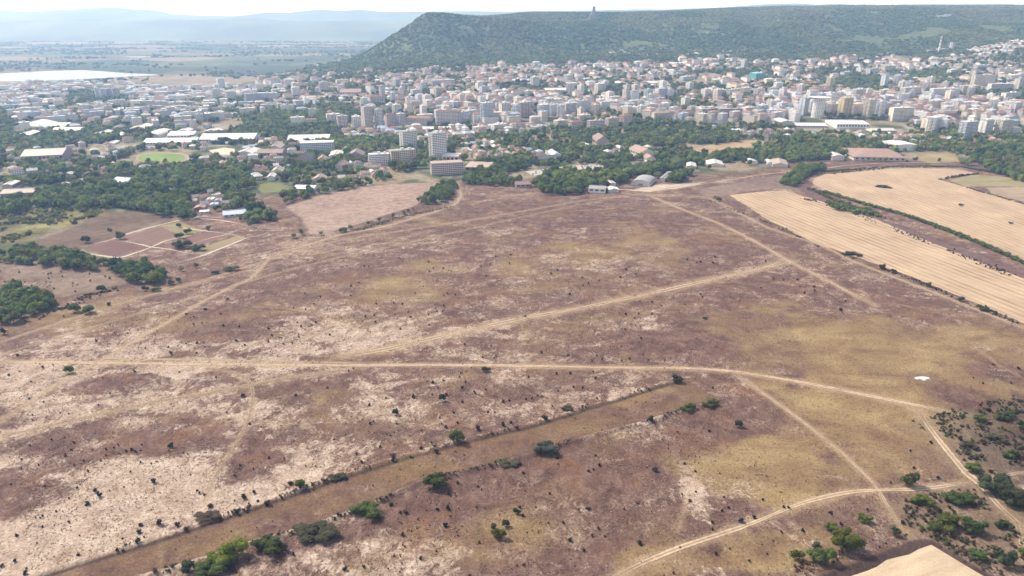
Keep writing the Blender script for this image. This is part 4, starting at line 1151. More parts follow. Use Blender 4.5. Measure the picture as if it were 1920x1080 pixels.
SHEDS = [(1211, 349, 52, 11, 11, 'grey', 'grey', 'large vaulted grey hangar with rounded roof beside the heath', 0, dict(vault=True, rot=-24, name='hangar', cat='hangar')),
         (1256, 341, 30, 14, 6, 'grey', 'grey', 'low grey hall right of the vaulted hangar', 0, dict(rot=-25)),
         (1122, 362, 36, 6, 8, 'white', 'grey', 'long white shed with square windows on the heath edge', 0, dict(rot=-14, name='cottage', cat='house')),
         (1150, 361, 22, 5, 5, 'grey', 'white', 'small pale shed right of the long windowed shed', 0, dict(rot=5)), (1146, 350, 18, 5, 6, 'beige', 'pale', 'little hipped outbuilding behind the small pale shed', 0, dict(rot=10)),
         (979, 352, 30, 6, 6, 'brown', 'brown', 'dark brown long shed at the edge of the heath', 0, dict(rot=8)),
         (1028, 304, 52, 6, 6, 'grey', 'dark', 'long dark roofed hall behind the parking yard', 0, dict(rot=8)), (1040, 300, 24, 8, 9, 'white', 'blue', 'white two storey house at the parking yard', 0, dict(rot=10, name='house', cat='house', gable=.25)),
         (1655, 303, 104, 18, 11, 'beige', 'pink', None, 0, dict(rot=-6, gable=.16)),
         (1696, 283, 48, 8, 11, 'white', 'white', 'white modern house with flat roofs behind the red hall', 0, dict(rot=6, name='villa', cat='house', gable=.04)), (1572, 301, 24, 6, 8, 'beige', 'pale', 'pale small building left of the red hip roofed hall', 0, dict(rot=-4)),
         (1470, 314, 40, 10, 5, 'beige', 'pink', 'broken red roofed shed left of the curved track', 0, dict(rot=-16)), (1447, 309, 16, 6, 4, 'white', 'pale', 'pale ruined shed end beside the broken red roof', 0, dict(rot=-10)),
         (1206, 298, 40, 9, 13, 'cream', 'orange', 'cream two storey villa with red roof in the trees', 0, dict(rot=18, name='villa', cat='house', gable=.22)), (1218, 304, 24, 7, 7, 'cream', 'orange', 'small red roofed annex in front of the cream villa', 0, dict(rot=10, name='house', cat='house', gable=.25)),
         (1167, 286, 20, 6, 7, 'white', 'white', 'white flat house left of the cream villa', 0, dict(rot=15, name='house', cat='house')), (1128, 278, 26, 8, 15, 'brown', 'brown', 'brown gabled house alone in the ridge wood', 0, dict(rot=5, name='house', cat='house', gable=.3)),
         (1095, 277, 24, 4, 4, 'white', 'white', 'low white shed left of the brown gabled house', 0, dict(rot=5)), (1345, 313, 36, 8, 4, 'beige', 'pale', 'long low pale shed beyond the stubble corner', 0, dict(rot=-10)), (1300, 316, 24, 7, 4, 'beige', 'pale', 'short pale shed beyond the stubble corner', 0, dict(rot=-12)), (1412, 308, 16, 5, 5, 'cream', 'pale', 'tiny cream building right of the pale sheds', 0, dict(rot=0)),
         (233, 349, 70, 9, 6, 'bluish', 'blue', 'long pale blue roofed hall inside the left wood', 0, dict(rot=-22)), (153, 344, 24, 5, 4, 'white', 'white', 'short white roofed shed in the left wood', 0, dict(rot=10)), (116, 350, 18, 4, 3, 'white', 'white', 'narrow white roofed shed left in the wood', 0, dict(rot=10)),
         (30, 374, 62, 9, 12, 'purple', 'brown', 'long purple brown flats at the left edge', 0, dict(rot=12, name='apartment_block', cat='apartment block')), (12, 359, 24, 8, 12, 'purple', 'pale', 'short purple flats cut by the left edge', 0, dict(rot=12, name='apartment_block', cat='apartment block')),
         (434, 407, 50, 9, 5, 'grey', 'blue', 'long grey roofed shed above the plot grid', 0, dict(rot=22)), (372, 394, 22, 5, 4, 'brick', 'red', 'small red roofed hut above the plots', 0, dict(rot=12, name='hut', cat='hut')), (381, 401, 20, 4, 4, 'white', 'white', 'long white hut above the plots', 0, dict(rot=20, name='hut', cat='hut')),
         (399, 388, 16, 4, 4, 'bluish', 'blue', 'blue roofed hut among the plot huts', 0, dict(rot=10, name='hut', cat='hut')), (402, 370, 14, 4, 4, 'white', 'pale', 'pale hut highest of the plot huts', 0, dict(rot=-10, name='hut', cat='hut')), (392, 378, 12, 4, 3, 'white', 'white', 'small white hut between the plot huts', 0, dict(rot=5, name='hut', cat='hut')), (360, 381, 12, 4, 4, 'pink', 'pink', 'pinkish hut leftmost of the plot huts', 0, dict(rot=5, name='hut', cat='hut')),
         (408, 380, 14, 4, 3, 'grey', 'grey', 'grey hut right of the blue roofed hut', 0, dict(rot=5, name='hut', cat='hut')),
         (71, 305, 84, 12, 13, 'purple', 'pink', 'long red and purple factory hall among trees at left', 0, dict(rot=16)), (38, 262, 34, 8, 8, 'brick', 'white', 'red walled hall with white roof at far left', 0, dict(rot=12)),
         (42, 244, 66, 10, 4, 'white', 'white', 'wide white roofed hall at the far left edge', 0, dict(rot=4)), (96, 243, 50, 7, 4, 'white', 'white', 'white roofed hall right of the wide left hall', 0, dict(rot=2)), (122, 250, 56, 6, 4, 'grey', 'pale', 'grey green roofed hall in front of the white halls', 0, dict(rot=2)),
         (180, 258, 36, 8, 4, 'grey', 'white', 'square white roofed hall left of the market', 0, dict(rot=4)), (252, 247, 36, 9, 5, 'grey', 'pale', 'pale gabled hall above the market road', 0, dict(rot=8)), (212, 247, 26, 7, 6, 'brown', 'dark', 'dark roofed hall in the industrial quarter', 0, dict(rot=15)), (220, 262, 20, 7, 7, 'white', 'white', 'white gabled hall by the market road', 0, dict(rot=30, gable=.3)),
         (282, 259, 32, 10, 9, 'grey', 'pale', 'small arched hall beside the market road', 0, dict(vault=True, name='hangar', cat='hangar')), (316, 272, 98, 7, 5, 'white', 'white', 'long white roofed shed above the stadium', 0, dict(rot=5)), (337, 259, 50, 7, 5, 'white', 'white', 'white roofed shed behind the long white shed', 0, dict(rot=4)), (342, 250, 24, 5, 4, 'white', 'white', 'small white shed at the back of the market', 0, dict(rot=4)),
         (395, 250, 30, 5, 3, 'beige', 'pale', 'beige shed right at the back of the market', 0, dict(rot=4)), (423, 268, 104, 9, 7, 'bluish', 'white', 'long pale green shopping hall with teal entrance', 0, dict(rot=4)), (460, 293, 36, 8, 6, 'bluish', 'pale', 'blue walled shed beside the sand court', 0, dict(rot=-4)), (205, 272, 18, 5, 3, 'white', 'white', 'small white shed under the market', 0, dict(rot=10)),
         (504, 295, 50, 7, 8, 'purple', 'brown', 'long purplish brown hall left of the office block', 0, dict(rot=4)), (575, 268, 82, 8, 6, 'white', 'white', 'long white roofed hall behind the office block', 0, dict(rot=8)), (626, 301, 30, 9, 9, 'white', 'pale', 'white low block right of the office block', 0, dict(rot=8, name='apartment_block', cat='apartment block')),
         (513, 286, 26, 7, 8, 'pink', 'pink', 'pink roofed house behind the purplish hall', 0, dict(rot=5, name='house', cat='house', gable=.25)), (571, 358, 42, 7, 4, 'white', 'white', 'white roofed garden sheds in a row', 0, dict(rot=-6)), (568, 309, 30, 6, 10, 'dark' if False else 'brown', 'dark', 'dark pagoda roofed house in the cottage gardens', 0, dict(rot=0, name='house', cat='house', gable=.35)),
         (602, 308, 24, 6, 7, 'cream', 'orange', 'bright red roofed house among the cottages', 0, dict(rot=10, name='house', cat='house', gable=.3)), (517, 329, 26, 7, 7, 'cream', 'pink', 'pink roofed wide cottage at left of the gardens', 0, dict(rot=10, name='house', cat='house', gable=.28)), (506, 339, 18, 6, 7, 'white', 'white', 'white cottage left in the gardens', 0, dict(rot=10, name='house', cat='house', gable=.25)),
         (638, 317, 24, 6, 6, 'cream', 'orange', 'orange roofed cottage right in the gardens', 0, dict(rot=-10, name='house', cat='house', gable=.3)), (597, 342, 26, 6, 5, 'beige', 'pink', 'low beige cottage near the pale pasture', 0, dict(rot=4, name='house', cat='house', gable=.25)), (665, 301, 34, 7, 9, 'purple', 'brown', 'purple brown terrace behind the cottages', 0, dict(rot=6, name='house', cat='house', gable=.25)), (645, 292, 20, 6, 8, 'brick', 'brown', 'dark red house left of the brown terrace', 0, dict(rot=6, name='house', cat='house', gable=.25)),
         (818, 246, 54, 5, 4, 'white', 'white', 'long white flat hall behind the pale towers', 0, dict(rot=4)), (870, 256, 40, 6, 4, 'white', 'pale', 'white low hall right of the pale towers', 0, dict(rot=10)), (1600, 241, 62, 12, 8, 'white', 'white', 'large white roofed shopping mall below the towers', 0, dict(rot=-3, name='mall', cat='shopping mall', gable=.05)), (1522, 240, 60, 6, 4, 'beige', 'white', 'low white annex left of the shopping mall', 0, dict(rot=-4)),
         (1657, 248, 44, 5, 3, 'beige', 'pale', 'low pale kiosk row right of the mall', 0, dict(rot=0)), (1475, 238, 24, 8, 9, 'grey', 'pale', 'stepped grey hall left of the mall', 0, dict(rot=0)), (1270, 123, 30, 3, 3, 'white', 'white', 'bright white flat hall in the upper town', 0, dict(rot=-4)), (1165, 162, 26, 5, 5, 'cream', 'pale', 'cream hall with flat roof above downtown', 0, dict(rot=5)),
         (1230, 161, 46, 4, 5, 'white', 'pale', 'long white school slab above downtown', 0, dict(rot=3)), (1046, 175, 52, 4, 6, 'bluish', 'pale', 'long pale school right of the city park', 0, dict(rot=5)), (985, 155, 50, 3, 4, 'bluish', 'blue', 'long bluish hall under the plateau', 0, dict(rot=2)), (655, 179, 42, 6, 6, 'pink', 'red', 'long red roofed hall left of downtown', 0, dict(rot=6)), (592, 187, 60, 3, 4, 'pink', 'pink', 'long pink roofed barrack above the city park', 0, dict(rot=3)),
         (563, 202, 54, 3, 4, 'cream', 'pale', 'long cream barrack inside the city park', 0, dict(rot=5)), (634, 198, 48, 3, 4, 'beige', 'pink', 'long reddish barrack right inside the city park', 0, dict(rot=3)), (860, 179, 46, 4, 4, 'cream', 'pale', 'cream stadium stand in the city', 0, dict(rot=2)), (1770, 31, 26, 1, 4, 'white', 'white', None, 0, dict())]
for q in SHEDS:
    if q[7] is None: continue
    shed(*q[:8], rot=q[9].get('rot', 0), **{k: v for k, v in q[9].items() if k != 'rot'})
# teal sign on the shopping hall is a coloured entrance; the red hip roofed hall
def hip_hall(px, py, wpx, dpx, hpx, wall, roofc, label, rot):
    x, y, z = ground(px, py); _, y2, _ = ground(px, py - dpx); s = slant(x, y, z) / 1280
    d = y2 - y; w = wpx * s; h = hpx * s
    t = empty('sports_hall', (x, y + d / 2, z), R(rot)); occupy(x, y + d / 2, w, d, R(rot), 2)
    obj('wall', MB().box(-w / 2, w / 2, -d / 2, d / 2, -2, h).mesh('wall', M['paint']), t, WALLS[wall])
    r = MB().hip_roof(w, d, h, d * .085, 3, .4)
    obj('roof', r.mesh('roof', M['tiles']), t, (0.28, 0.19, 0.16))
    for k in range(9):
        u = -w / 2 + (k + .5) * w / 9
        obj('window', MB().box(u - 2, u + 2, -d / 2 - .1, -d / 2 + .1, h * .35, h * .75).mesh('window', M['glass']), t)
    tag(t, label, 'hall')
hip_hall(1655, 302, 92, 17, 7, 'beige', 'pink', 'big low hall with wide red hipped roof beyond the upper stubble', -7)

# listed blocks and towers of the city
BL = [(0, 0, 0, 0, '', '')] * 0 + [(181, 186, 10, 21, 'bluish', 'tower'), (192, 187, 12, 19, 'bluish', 'slab'), (204, 186, 12, 18, 'grey', 'slab'), (217, 185, 14, 18, 'grey', 'slab'), (215, 204, 30, 15, 'white', 'slab'), (286, 203, 46, 12, 'grey', 'slab'), (336, 203, 46, 10, 'bluish', 'slab'), (431, 191, 20, 18, 'white', 'tower'), (469, 196, 24, 20, 'grey', 'slab'), (392, 203, 26, 14, 'grey', 'slab'), (360, 212, 30, 9, 'white', 'slab'), (405, 176, 10, 16, 'bluish', 'tower'), (500, 192, 36, 16, 'bluish', 'slab'), (520, 178, 26, 10, 'white', 'slab'),
      (490, 155, 16, 11, 'cream', 'tower'), (345, 178, 26, 8, 'bluish', 'slab'), (300, 182, 30, 7, 'bluish', 'slab'), (375, 185, 20, 8, 'grey', 'slab'), (445, 170, 18, 9, 'bluish', 'slab'), (30, 228, 26, 7, 'grey', 'slab'), (160, 202, 40, 6, 'bluish', 'slab'),
      (688, 243, 22, 42, 'beige', 'tower'), (710, 243, 18, 36, 'grey', 'tower'), (731, 240, 22, 24, 'pink', 'hip'), (751, 240, 18, 26, 'grey', 'tower'), (641, 242, 22, 24, 'pink', 'tower'), (667, 240, 18, 20, 'white', 'slab'), (785, 235, 48, 14, 'beige', 'hip'), (717, 195, 12, 33, 'grey', 'tower'), (736, 194, 10, 20, 'bluish', 'tower'), (700, 198, 24, 16, 'pink', 'hip'), (743, 167, 14, 17, 'grey', 'tower'), (720, 160, 16, 12, 'cream', 'slab'),
      (840, 236, 48, 26, 'pink', 'hip'), (868, 234, 22, 24, 'bluish', 'slab'), (880, 228, 16, 20, 'white', 'tower'), (912, 232, 25, 38, 'bluish', 'tower'), (947, 224, 23, 30, 'beige', 'tower'), (968, 226, 14, 26, 'bluish', 'slab'), (984, 222, 26, 28, 'brown', 'tower'), (830, 165, 44, 13, 'grey', 'slab'), (855, 186, 22, 12, 'white', 'slab'), (898, 172, 14, 16, 'white', 'tower'), (780, 186, 22, 16, 'bluish', 'slab'), (752, 184, 12, 18, 'white', 'tower'),
      (1018, 222, 22, 24, 'bluish', 'slab'), (1040, 217, 27, 20, 'bluish', 'slab'), (1068, 216, 26, 22, 'grey', 'slab'), (1095, 214, 28, 24, 'bluish', 'slab'), (1146, 208, 44, 17, 'white', 'slab'), (1173, 199, 12, 30, 'cream', 'tower'), (1188, 200, 20, 28, 'white', 'tower'), (1176, 172, 14, 12, 'cream', 'tower'), (1192, 172, 14, 11, 'cream', 'tower'), (1216, 190, 18, 22, 'bluish', 'tower'), (1240, 186, 22, 18, 'bluish', 'slab'), (1256, 185, 16, 16, 'white', 'slab'), (1168, 214, 22, 12, 'cream', 'slab'), (1190, 216, 22, 14, 'cream', 'slab'), (1222, 216, 26, 14, 'pink', 'hip'),
      (1118, 246, 34, 19, 'pink', 'flat'), (1148, 241, 26, 19, 'pink', 'flat'), (1174, 239, 26, 20, 'pink', 'hip'), (1080, 246, 28, 15, 'pink', 'hip'), (1095, 232, 26, 15, 'beige', 'slab'), (1050, 240, 24, 13, 'cream', 'slab'), (1010, 250, 30, 12, 'white', 'slab'), (972, 247, 26, 12, 'cream', 'hip'), (935, 248, 30, 12, 'white', 'slab'), (898, 250, 26, 10, 'white', 'slab'),
      (1240, 228, 34, 14, 'beige', 'hip'), (1285, 224, 40, 13, 'pink', 'hip'), (1335, 222, 30, 17, 'purple', 'slab'), (1372, 222, 50, 17, 'purple', 'slab'), (1405, 222, 26, 20, 'grey', 'slab'), (1430, 220, 24, 22, 'bluish', 'slab'), (1328, 181, 26, 12, 'grey', 'slab'), (1352, 182, 26, 12, 'bluish', 'slab'), (1374, 182, 24, 13, 'white', 'slab'), (1400, 180, 24, 14, 'cream', 'slab'), (1425, 182, 22, 14, 'white', 'slab'), (1345, 160, 22, 10, 'cream', 'slab'), (1452, 178, 24, 12, 'cream', 'slab'), (1290, 152, 30, 8, 'bluish', 'slab'),
      (1508, 216, 18, 30, 'bluish', 'tower'), (1560, 218, 20, 22, 'grey', 'slab'), (1586, 222, 28, 37, 'yellow', 'tower'), (1610, 220, 24, 24, 'pink', 'slab'), (1631, 223, 24, 34, 'cream', 'tower'), (1652, 221, 20, 28, 'white', 'tower'), (1468, 215, 22, 22, 'bluish', 'slab'), (1447, 212, 18, 20, 'white', 'slab'), (1612, 190, 28, 22, 'bluish', 'slab'), (1662, 182, 24, 13, 'cream', 'slab'), (1712, 184, 44, 18, 'cream', 'slab'), (1738, 172, 16, 15, 'white', 'tower'),
      (1774, 186, 58, 18, 'white', 'slab'), (1762, 170, 42, 9, 'beige', 'hip'), (1822, 176, 42, 14, 'grey', 'slab'), (1845, 167, 46, 26, 'cream', 'tower'), (1880, 172, 50, 13, 'bluish', 'slab'), (1912, 172, 20, 24, 'cream', 'slab'), (1828, 200, 66, 12, 'orange', 'hip'), (1900, 190, 40, 14, 'white', 'slab'), (1692, 228, 46, 24, 'cream', 'slab'), (1748, 216, 20, 12, 'white', 'slab'), (1908, 218, 28, 24, 'white', 'slab'), (1880, 225, 30, 12, 'pink', 'hip'),
      (1756, 251, 32, 30, 'white', 'tower'), (1742, 246, 24, 24, 'cream', 'slab'), (1772, 250, 18, 24, 'bluish', 'slab'), (1819, 260, 36, 32, 'bluish', 'tower'), (1853, 254, 30, 26, 'white', 'slab'), (1886, 254, 34, 26, 'cream', 'tower'), (1735, 222, 34, 12, 'pink', 'hip'), (1780, 228, 34, 14, 'purple', 'hip'), (1715, 205, 34, 10, 'pink', 'hip'), (1670, 205, 30, 9, 'pink', 'hip'), (1540, 180, 50, 10, 'pink', 'hip'), (1500, 184, 40, 9, 'pink', 'hip'), (1590, 145, 26, 9, 'bluish', 'slab'), (1640, 142, 30, 12, 'bluish', 'slab'), (1612, 140, 10, 12, 'white', 'tower'),
      (1760, 120, 34, 9, 'cream', 'slab'), (1850, 132, 44, 9, 'bluish', 'slab'), (1890, 140, 40, 10, 'white', 'slab'), (1700, 125, 36, 6, 'cream', 'slab'), (1905, 155, 30, 12, 'white', 'slab'), (1790, 140, 24, 9, 'cream', 'slab'), (1395, 132, 10, 18, 'grey', 'tower'), (1378, 128, 8, 10, 'grey', 'tower'), (1340, 120, 20, 8, 'cream', 'slab'), (1030, 132, 26, 9, 'cream', 'slab'), (815, 132, 22, 7, 'white', 'slab'), (610, 175, 40, 10, 'bluish', 'slab'), (560, 168, 30, 8, 'cream', 'hip'), (640, 160, 24, 9, 'cream', 'slab')]
for px, py, w_, h_, colr, st in BL:
    tower = st == 'tower'
    nm = 'tower_block' if tower else 'apartment_block'
    kind = 'tower' if tower else 'red roofed block' if st == 'hip' else 'slab block'
    size = 'tall' if h_ > 22 else 'low' if h_ < 12 else 'mid height'
    if px == 1586: lab, ph = 'tall yellow tower block beside the disc capped round tower', None
    elif px == 1845: lab, ph = 'big cream slab tower dominating the far right city', None
    elif px == 1756: lab, ph = 'stepped white apartment tower on the city edge at right', None
    else: lab, ph = None, f'{size} {colr} {kind}'
    block(nm, px, py, w_, h_, colr, lab, ph, depth=14 if not tower else 15, rot=rng.choice([30, 34, 38, 26, 33, 42]) if w_ < 34 else rng.choice([20, 24, 16]) if w_ < 45 else rng.choice([10, 12, -8, 8]), roof='hip' if st == 'hip' else 'flat', roofcol=rng.choice(['red', 'pink', 'red', 'brown', 'orange']) if st == 'hip' else rng.choice(['grey', 'pale', 'white', 'grey']), trim=rng.choice(['white', 'cream', 'bluish', colr]))
extra = 0
for _ in range(900):
    if extra >= 70: break
    px, py = rng.choice([(rng.uniform(990, 1470), rng.uniform(160, 222)), (rng.uniform(1480, 1910), rng.uniform(160, 222)), (rng.uniform(1000, 1480), rng.uniform(165, 225)), (rng.uniform(660, 1000), rng.uniform(165, 225)), (rng.uniform(380, 660), rng.uniform(165, 195))])
    x, y, z, s = base(px, py, 16, 20)
    if occupied(np.array([x, x - 14, x + 14, x, x]), np.array([y + 8, y + 8, y + 8, y - 6, y + 22])).any(): continue
    colr = rng.choice(['white', 'white', 'cream', 'bluish', 'grey', 'white'])
    hh_ = rng.uniform(13, 23)
    block('tower_block', px, py, rng.uniform(12, 19), hh_, colr, None, f"{'taller' if hh_ > 18 else 'shorter'} {colr} point block", depth=14, rot=rng.uniform(28, 44), roofcol=rng.choice(['grey', 'pale', 'white']), trim=rng.choice(['white', 'cream', colr]))
    extra += 1
# the round tower with a disc roof
x, y, z, s = base(1536, 222, 28, 38)
t = empty('round_tower', (x, y + 13, z)); h = 36 * s
obj('wall', MB().cyl(0, 0, 11 * s, 11 * s, -3, h, 28).mesh('wall', M['paint']), t, WALLS['white'])
mb = MB()
for f in range(int(h / 3)):
    for k in range(22):
        a = 2 * math.pi * k / 22
        c, q = math.cos(a), math.sin(a); r = 11 * s
        ux, uy = -q * .9, c * .9
        mb.add([(c * (r + .1) - ux, q * (r + .1) - uy, f * 3 + .8), (c * (r + .1) + ux, q * (r + .1) + uy, f * 3 + .8), (c * (r + .1) + ux, q * (r + .1) + uy, f * 3 + 2.2), (c * (r + .1) - ux, q * (r + .1) - uy, f * 3 + 2.2)], [(0, 1, 2, 3)])
obj('windows', mb.mesh('windows', M['glass']), t, kind='stuff')
obj('roof', MB().cyl(0, 0, 17 * s, 19 * s, h, h + 2.2, 28).mesh('roof', M['sheet']), t, ROOFS['white'])
tag(t, 'round white tower block capped with a wide disc roof', 'tower block'); occupy(x, y + 13, 24 * s, 24 * s, 0)
# teal building
x, y, z, s = base(1421, 151, 22, 16)
t = empty('office_cube', (x, y + 14, z), R(20))
obj('wall', MB().box(-10 * s, 10 * s, -10 * s, 10 * s, -3, 12 * s).mesh('wall', M['sheet']), t, WALLS['teal'])
obj('cornice', MB().box(-10.4 * s, 10.4 * s, -10.4 * s, 10.4 * s, 12 * s, 13 * s).mesh('cornice', M['paint']), t, WALLS['teal'])
obj('roof', MB().hip_roof(18 * s, 18 * s, 13 * s, 2.4 * s, .5, .2).mesh('roof', M['sheet']), t, (0.2, 0.42, 0.42))
obj('plinth', MB().box(-11 * s, 11 * s, -11 * s, 11 * s, -3, 2 * s).mesh('plinth', M['paint']), t, WALLS['white'])
tag(t, 'bright teal cube shaped building in the middle of the city', 'building'); occupy(x, y + 14, 26 * s, 26 * s, 0)
# teal entrance of the shopping hall
x, y, z, s = base(405, 270, 18, 8)
t = empty('entrance_pavilion', (x, y - 1, z)); obj('wall', MB().box(-9 * s, 9 * s, 0, 5, -2, 7 * s).mesh('wall', M['sheet']), t, WALLS['teal'])
obj('roof', MB().box(-9.5 * s, 9.5 * s, -.5, 5.5, 7 * s, 7 * s + .6).mesh('roof', M['sheet']), t, ROOFS['white'])
obj('door', MB().box(-3 * s, 3 * s, -.1, .1, 0, 3 * s).mesh('door', M['glass']), t)
tag(t, 'teal entrance pavilion in front of the pale shopping hall', 'pavilion')
# grandstand of the stadium
x, y, z, s = base(368, 298, 40, 12)
t = empty('grandstand', (x, y, z), R(-28))
for k in range(7):
    obj('step', MB().box(-20 * s, 20 * s, k * 1.6, (k + 1) * 1.6, -1, .8 + k * .8).mesh('step', M['concrete']), t)
tag(t, 'stepped concrete grandstand right of the stadium pitch', 'grandstand')
# chimneys, masts
def chimney(px, py, hpx, r, bands, label):
    x, y, z = ground(px, py); s = slant(x, y, z) / 1280; h = hpx * s
    t = empty('chimney', (x, y, z)); n = bands
    if n:
        for k in range(n):
            z0, z1 = h * k / n, h * (k + 1) / n
            q = lambda v: r * (1 - .45 * v / h)
            obj('shaft_ring', MB().cyl(0, 0, q(z0), q(z1), z0, z1, 14).mesh('shaft_ring', M['paint']), t, (0.62, 0.30, 0.24) if k % 2 and k > 1 else (0.62, 0.60, 0.58))
    else:
        obj('shaft', MB().cyl(0, 0, r, r * .55, -1, h, 14).mesh('shaft', M['paint']), t, (0.5, 0.42, 0.36))
    obj('rim', MB().cyl(0, 0, r * .62, r * .62, h, h + .8, 14).mesh('rim', M['metal']), t, (0.2, 0.18, 0.17))
    tag(t, label, 'chimney')
chimney(1760, 97, 27, 4.2, 9, 'tall pale and red striped factory chimney under the plateau')
chimney(1816, 158, 28, 2.6, 0, 'slim brown boiler chimney left of the cream slab')
def mast(px, py, hpx, label, g2=True, wide=1.4):
    x, y, z = ground2(px, py) if g2 else ground(px, py)
    s = slant(x, y, z) / 1280; h = hpx * s
    t = empty('radio_mast', (x, y, z)); mb = MB()
    for a, b_ in ((-1, -1), (1, -1), (1, 1), (-1, 1)):
        mb.add([(a * wide - .2, b_ * wide, -1), (a * wide + .2, b_ * wide, -1), (a * wide, b_ * wide + .3, -1), (a * .3, b_ * .3, h)], [(0, 1, 3), (1, 2, 3), (2, 0, 3)])
    obj('lattice', mb.mesh('lattice', M['metal']), t, (.5, .45, .45), kind='stuff')
    obj('antenna', MB().cyl(0, 0, .35, .3, h * .8, h * 1.1, 8).mesh('antenna', M['metal']), t, (.55, .4, .4))
    for k in range(3):
        obj('cross_bar', MB().box(-wide * (1 - k * .25), wide * (1 - k * .25), -.15, .15, h * (.3 + .22 * k), h * (.3 + .22 * k) + .35).mesh('cross_bar', M['metal']), t, (.5, .4, .4))
    tag(t, label, 'mast')
mast(809, 28.5, 6, 'leftmost of three radio masts on the plateau spur', wide=2.2)
mast(835, 28.2, 11, 'tallest radio mast on the plateau spur', wide=2.4)
mast(868, 27.8, 8, 'rightmost of three radio masts on the plateau spur', wide=2.2)
mast(195, 262, 30, 'thin lattice mast in the industrial quarter at left', False, 1.0)
mast(1615, 248, 18, 'slender pylon in front of the mall', False, .8)
mast(1818, 94, 16, 'pale mast on the right hand hillside', False, 1.2)
block('tower_block', 1785, 95, 6, 15, 'bluish', 'slim pale tower right of the striped chimney', depth=12, rot=10, lift=False)
for px, py, w_, h_ in ((1725, 95, 16, 4), (1745, 99, 10, 4), (1765, 98, 14, 6), (1775, 96, 14, 4)):
    block('factory_block', px, py, w_, h_, 'white', None, 'small white factory block', depth=14, rot=10, lift=False, roofcol='white', cat='factory')
# hotel on the plateau
x, y, z = ground2(1770, 33)
t = empty('plateau_hotel', (x, y, z)); s = slant(x, y, z) / 1280
obj('wall', MB().box(-13 * s, 2 * s, 0, 14, -8, 4.0 * s).mesh('wall', M['paint']), t, WALLS['white']); obj('wing', MB().box(2 * s, 13 * s, 2, 12, -8, 5.5 * s).mesh('wing', M['paint']), t, WALLS['white'])
obj('roof', MB().box(-13.3 * s, 2 * s, -.4, 14.4, 4.0 * s, 4.0 * s + .8).mesh('roof', M['sheet']), t, ROOFS['white'])
tag(t, 'white long hotel high on the plateau at right', 'hotel')
# castle like pale building
block('castle', 1668, 136, 24, 11, 'cream', 'pale cream castle like building above the hill park', depth=16, rot=14, bal=False, cat='building')

# ------------------------------------------------------------------ the monument on the plateau
x, y, z = ground2(1110, 38.5)
MONUMENT_XY = (x, y)
s = slant(x, y, z) / 1280
t = empty('monument', (x, y, z + 3))
CONC = plain_mat('weathered_concrete', (0.30, 0.28, 0.265), .08, .2)
def prism(x0a, x1a, x0b, x1b, z0, z1, d0, d1):
    return MB().add([(x0a, -d0, z0), (x1a, -d0, z0), (x1a, d0, z0), (x0a, d0, z0), (x0b, -d1, z1), (x1b, -d1, z1), (x1b, d1, z1), (x0b, d1, z1)], [(0, 3, 2, 1), (4, 5, 6, 7), (0, 1, 5, 4), (1, 2, 6, 5), (2, 3, 7, 6), (3, 0, 4, 7)])
q = s
obj('tower', prism(-5 * q, 8 * q, -1 * q, 5.8 * q, -8, 15 * q, 12, 8).mesh('tower', CONC), t)
hd = obj('sculpted_head', prism(-.2 * q, 5.4 * q, 0.6 * q, 5.0 * q, 15 * q, 22 * q, 8, 6.5).mesh('sculpted_head', CONC), t)
obj('helmet', prism(.4 * q, 5.4 * q, 1.2 * q, 4.6 * q, 22 * q, 23 * q, 7, 6).mesh('helmet', CONC), hd)
obj('side_block', prism(-7.2 * q, -2 * q, -4.2 * q, -2.4 * q, -8, 9 * q, 10, 6).mesh('side_block', CONC), t)
obj('side_block', prism(-10 * q, -5 * q, -8.6 * q, -6.4 * q, -8, 3.4 * q, 9, 6).mesh('side_block', CONC), t)
obj('base', prism(-13 * q, 13 * q, -10 * q, 10 * q, -10, 1.2 * q, 16, 13).mesh('base', CONC), t)
obj('front_relief', prism(-1 * q, 4 * q, 0, 3.6 * q, 2 * q, 13 * q, 14.2, 10.5).mesh('front_relief', CONC), t)
tag(t, 'massive grey concrete monument with sculpted head standing on the plateau edge', 'monument')

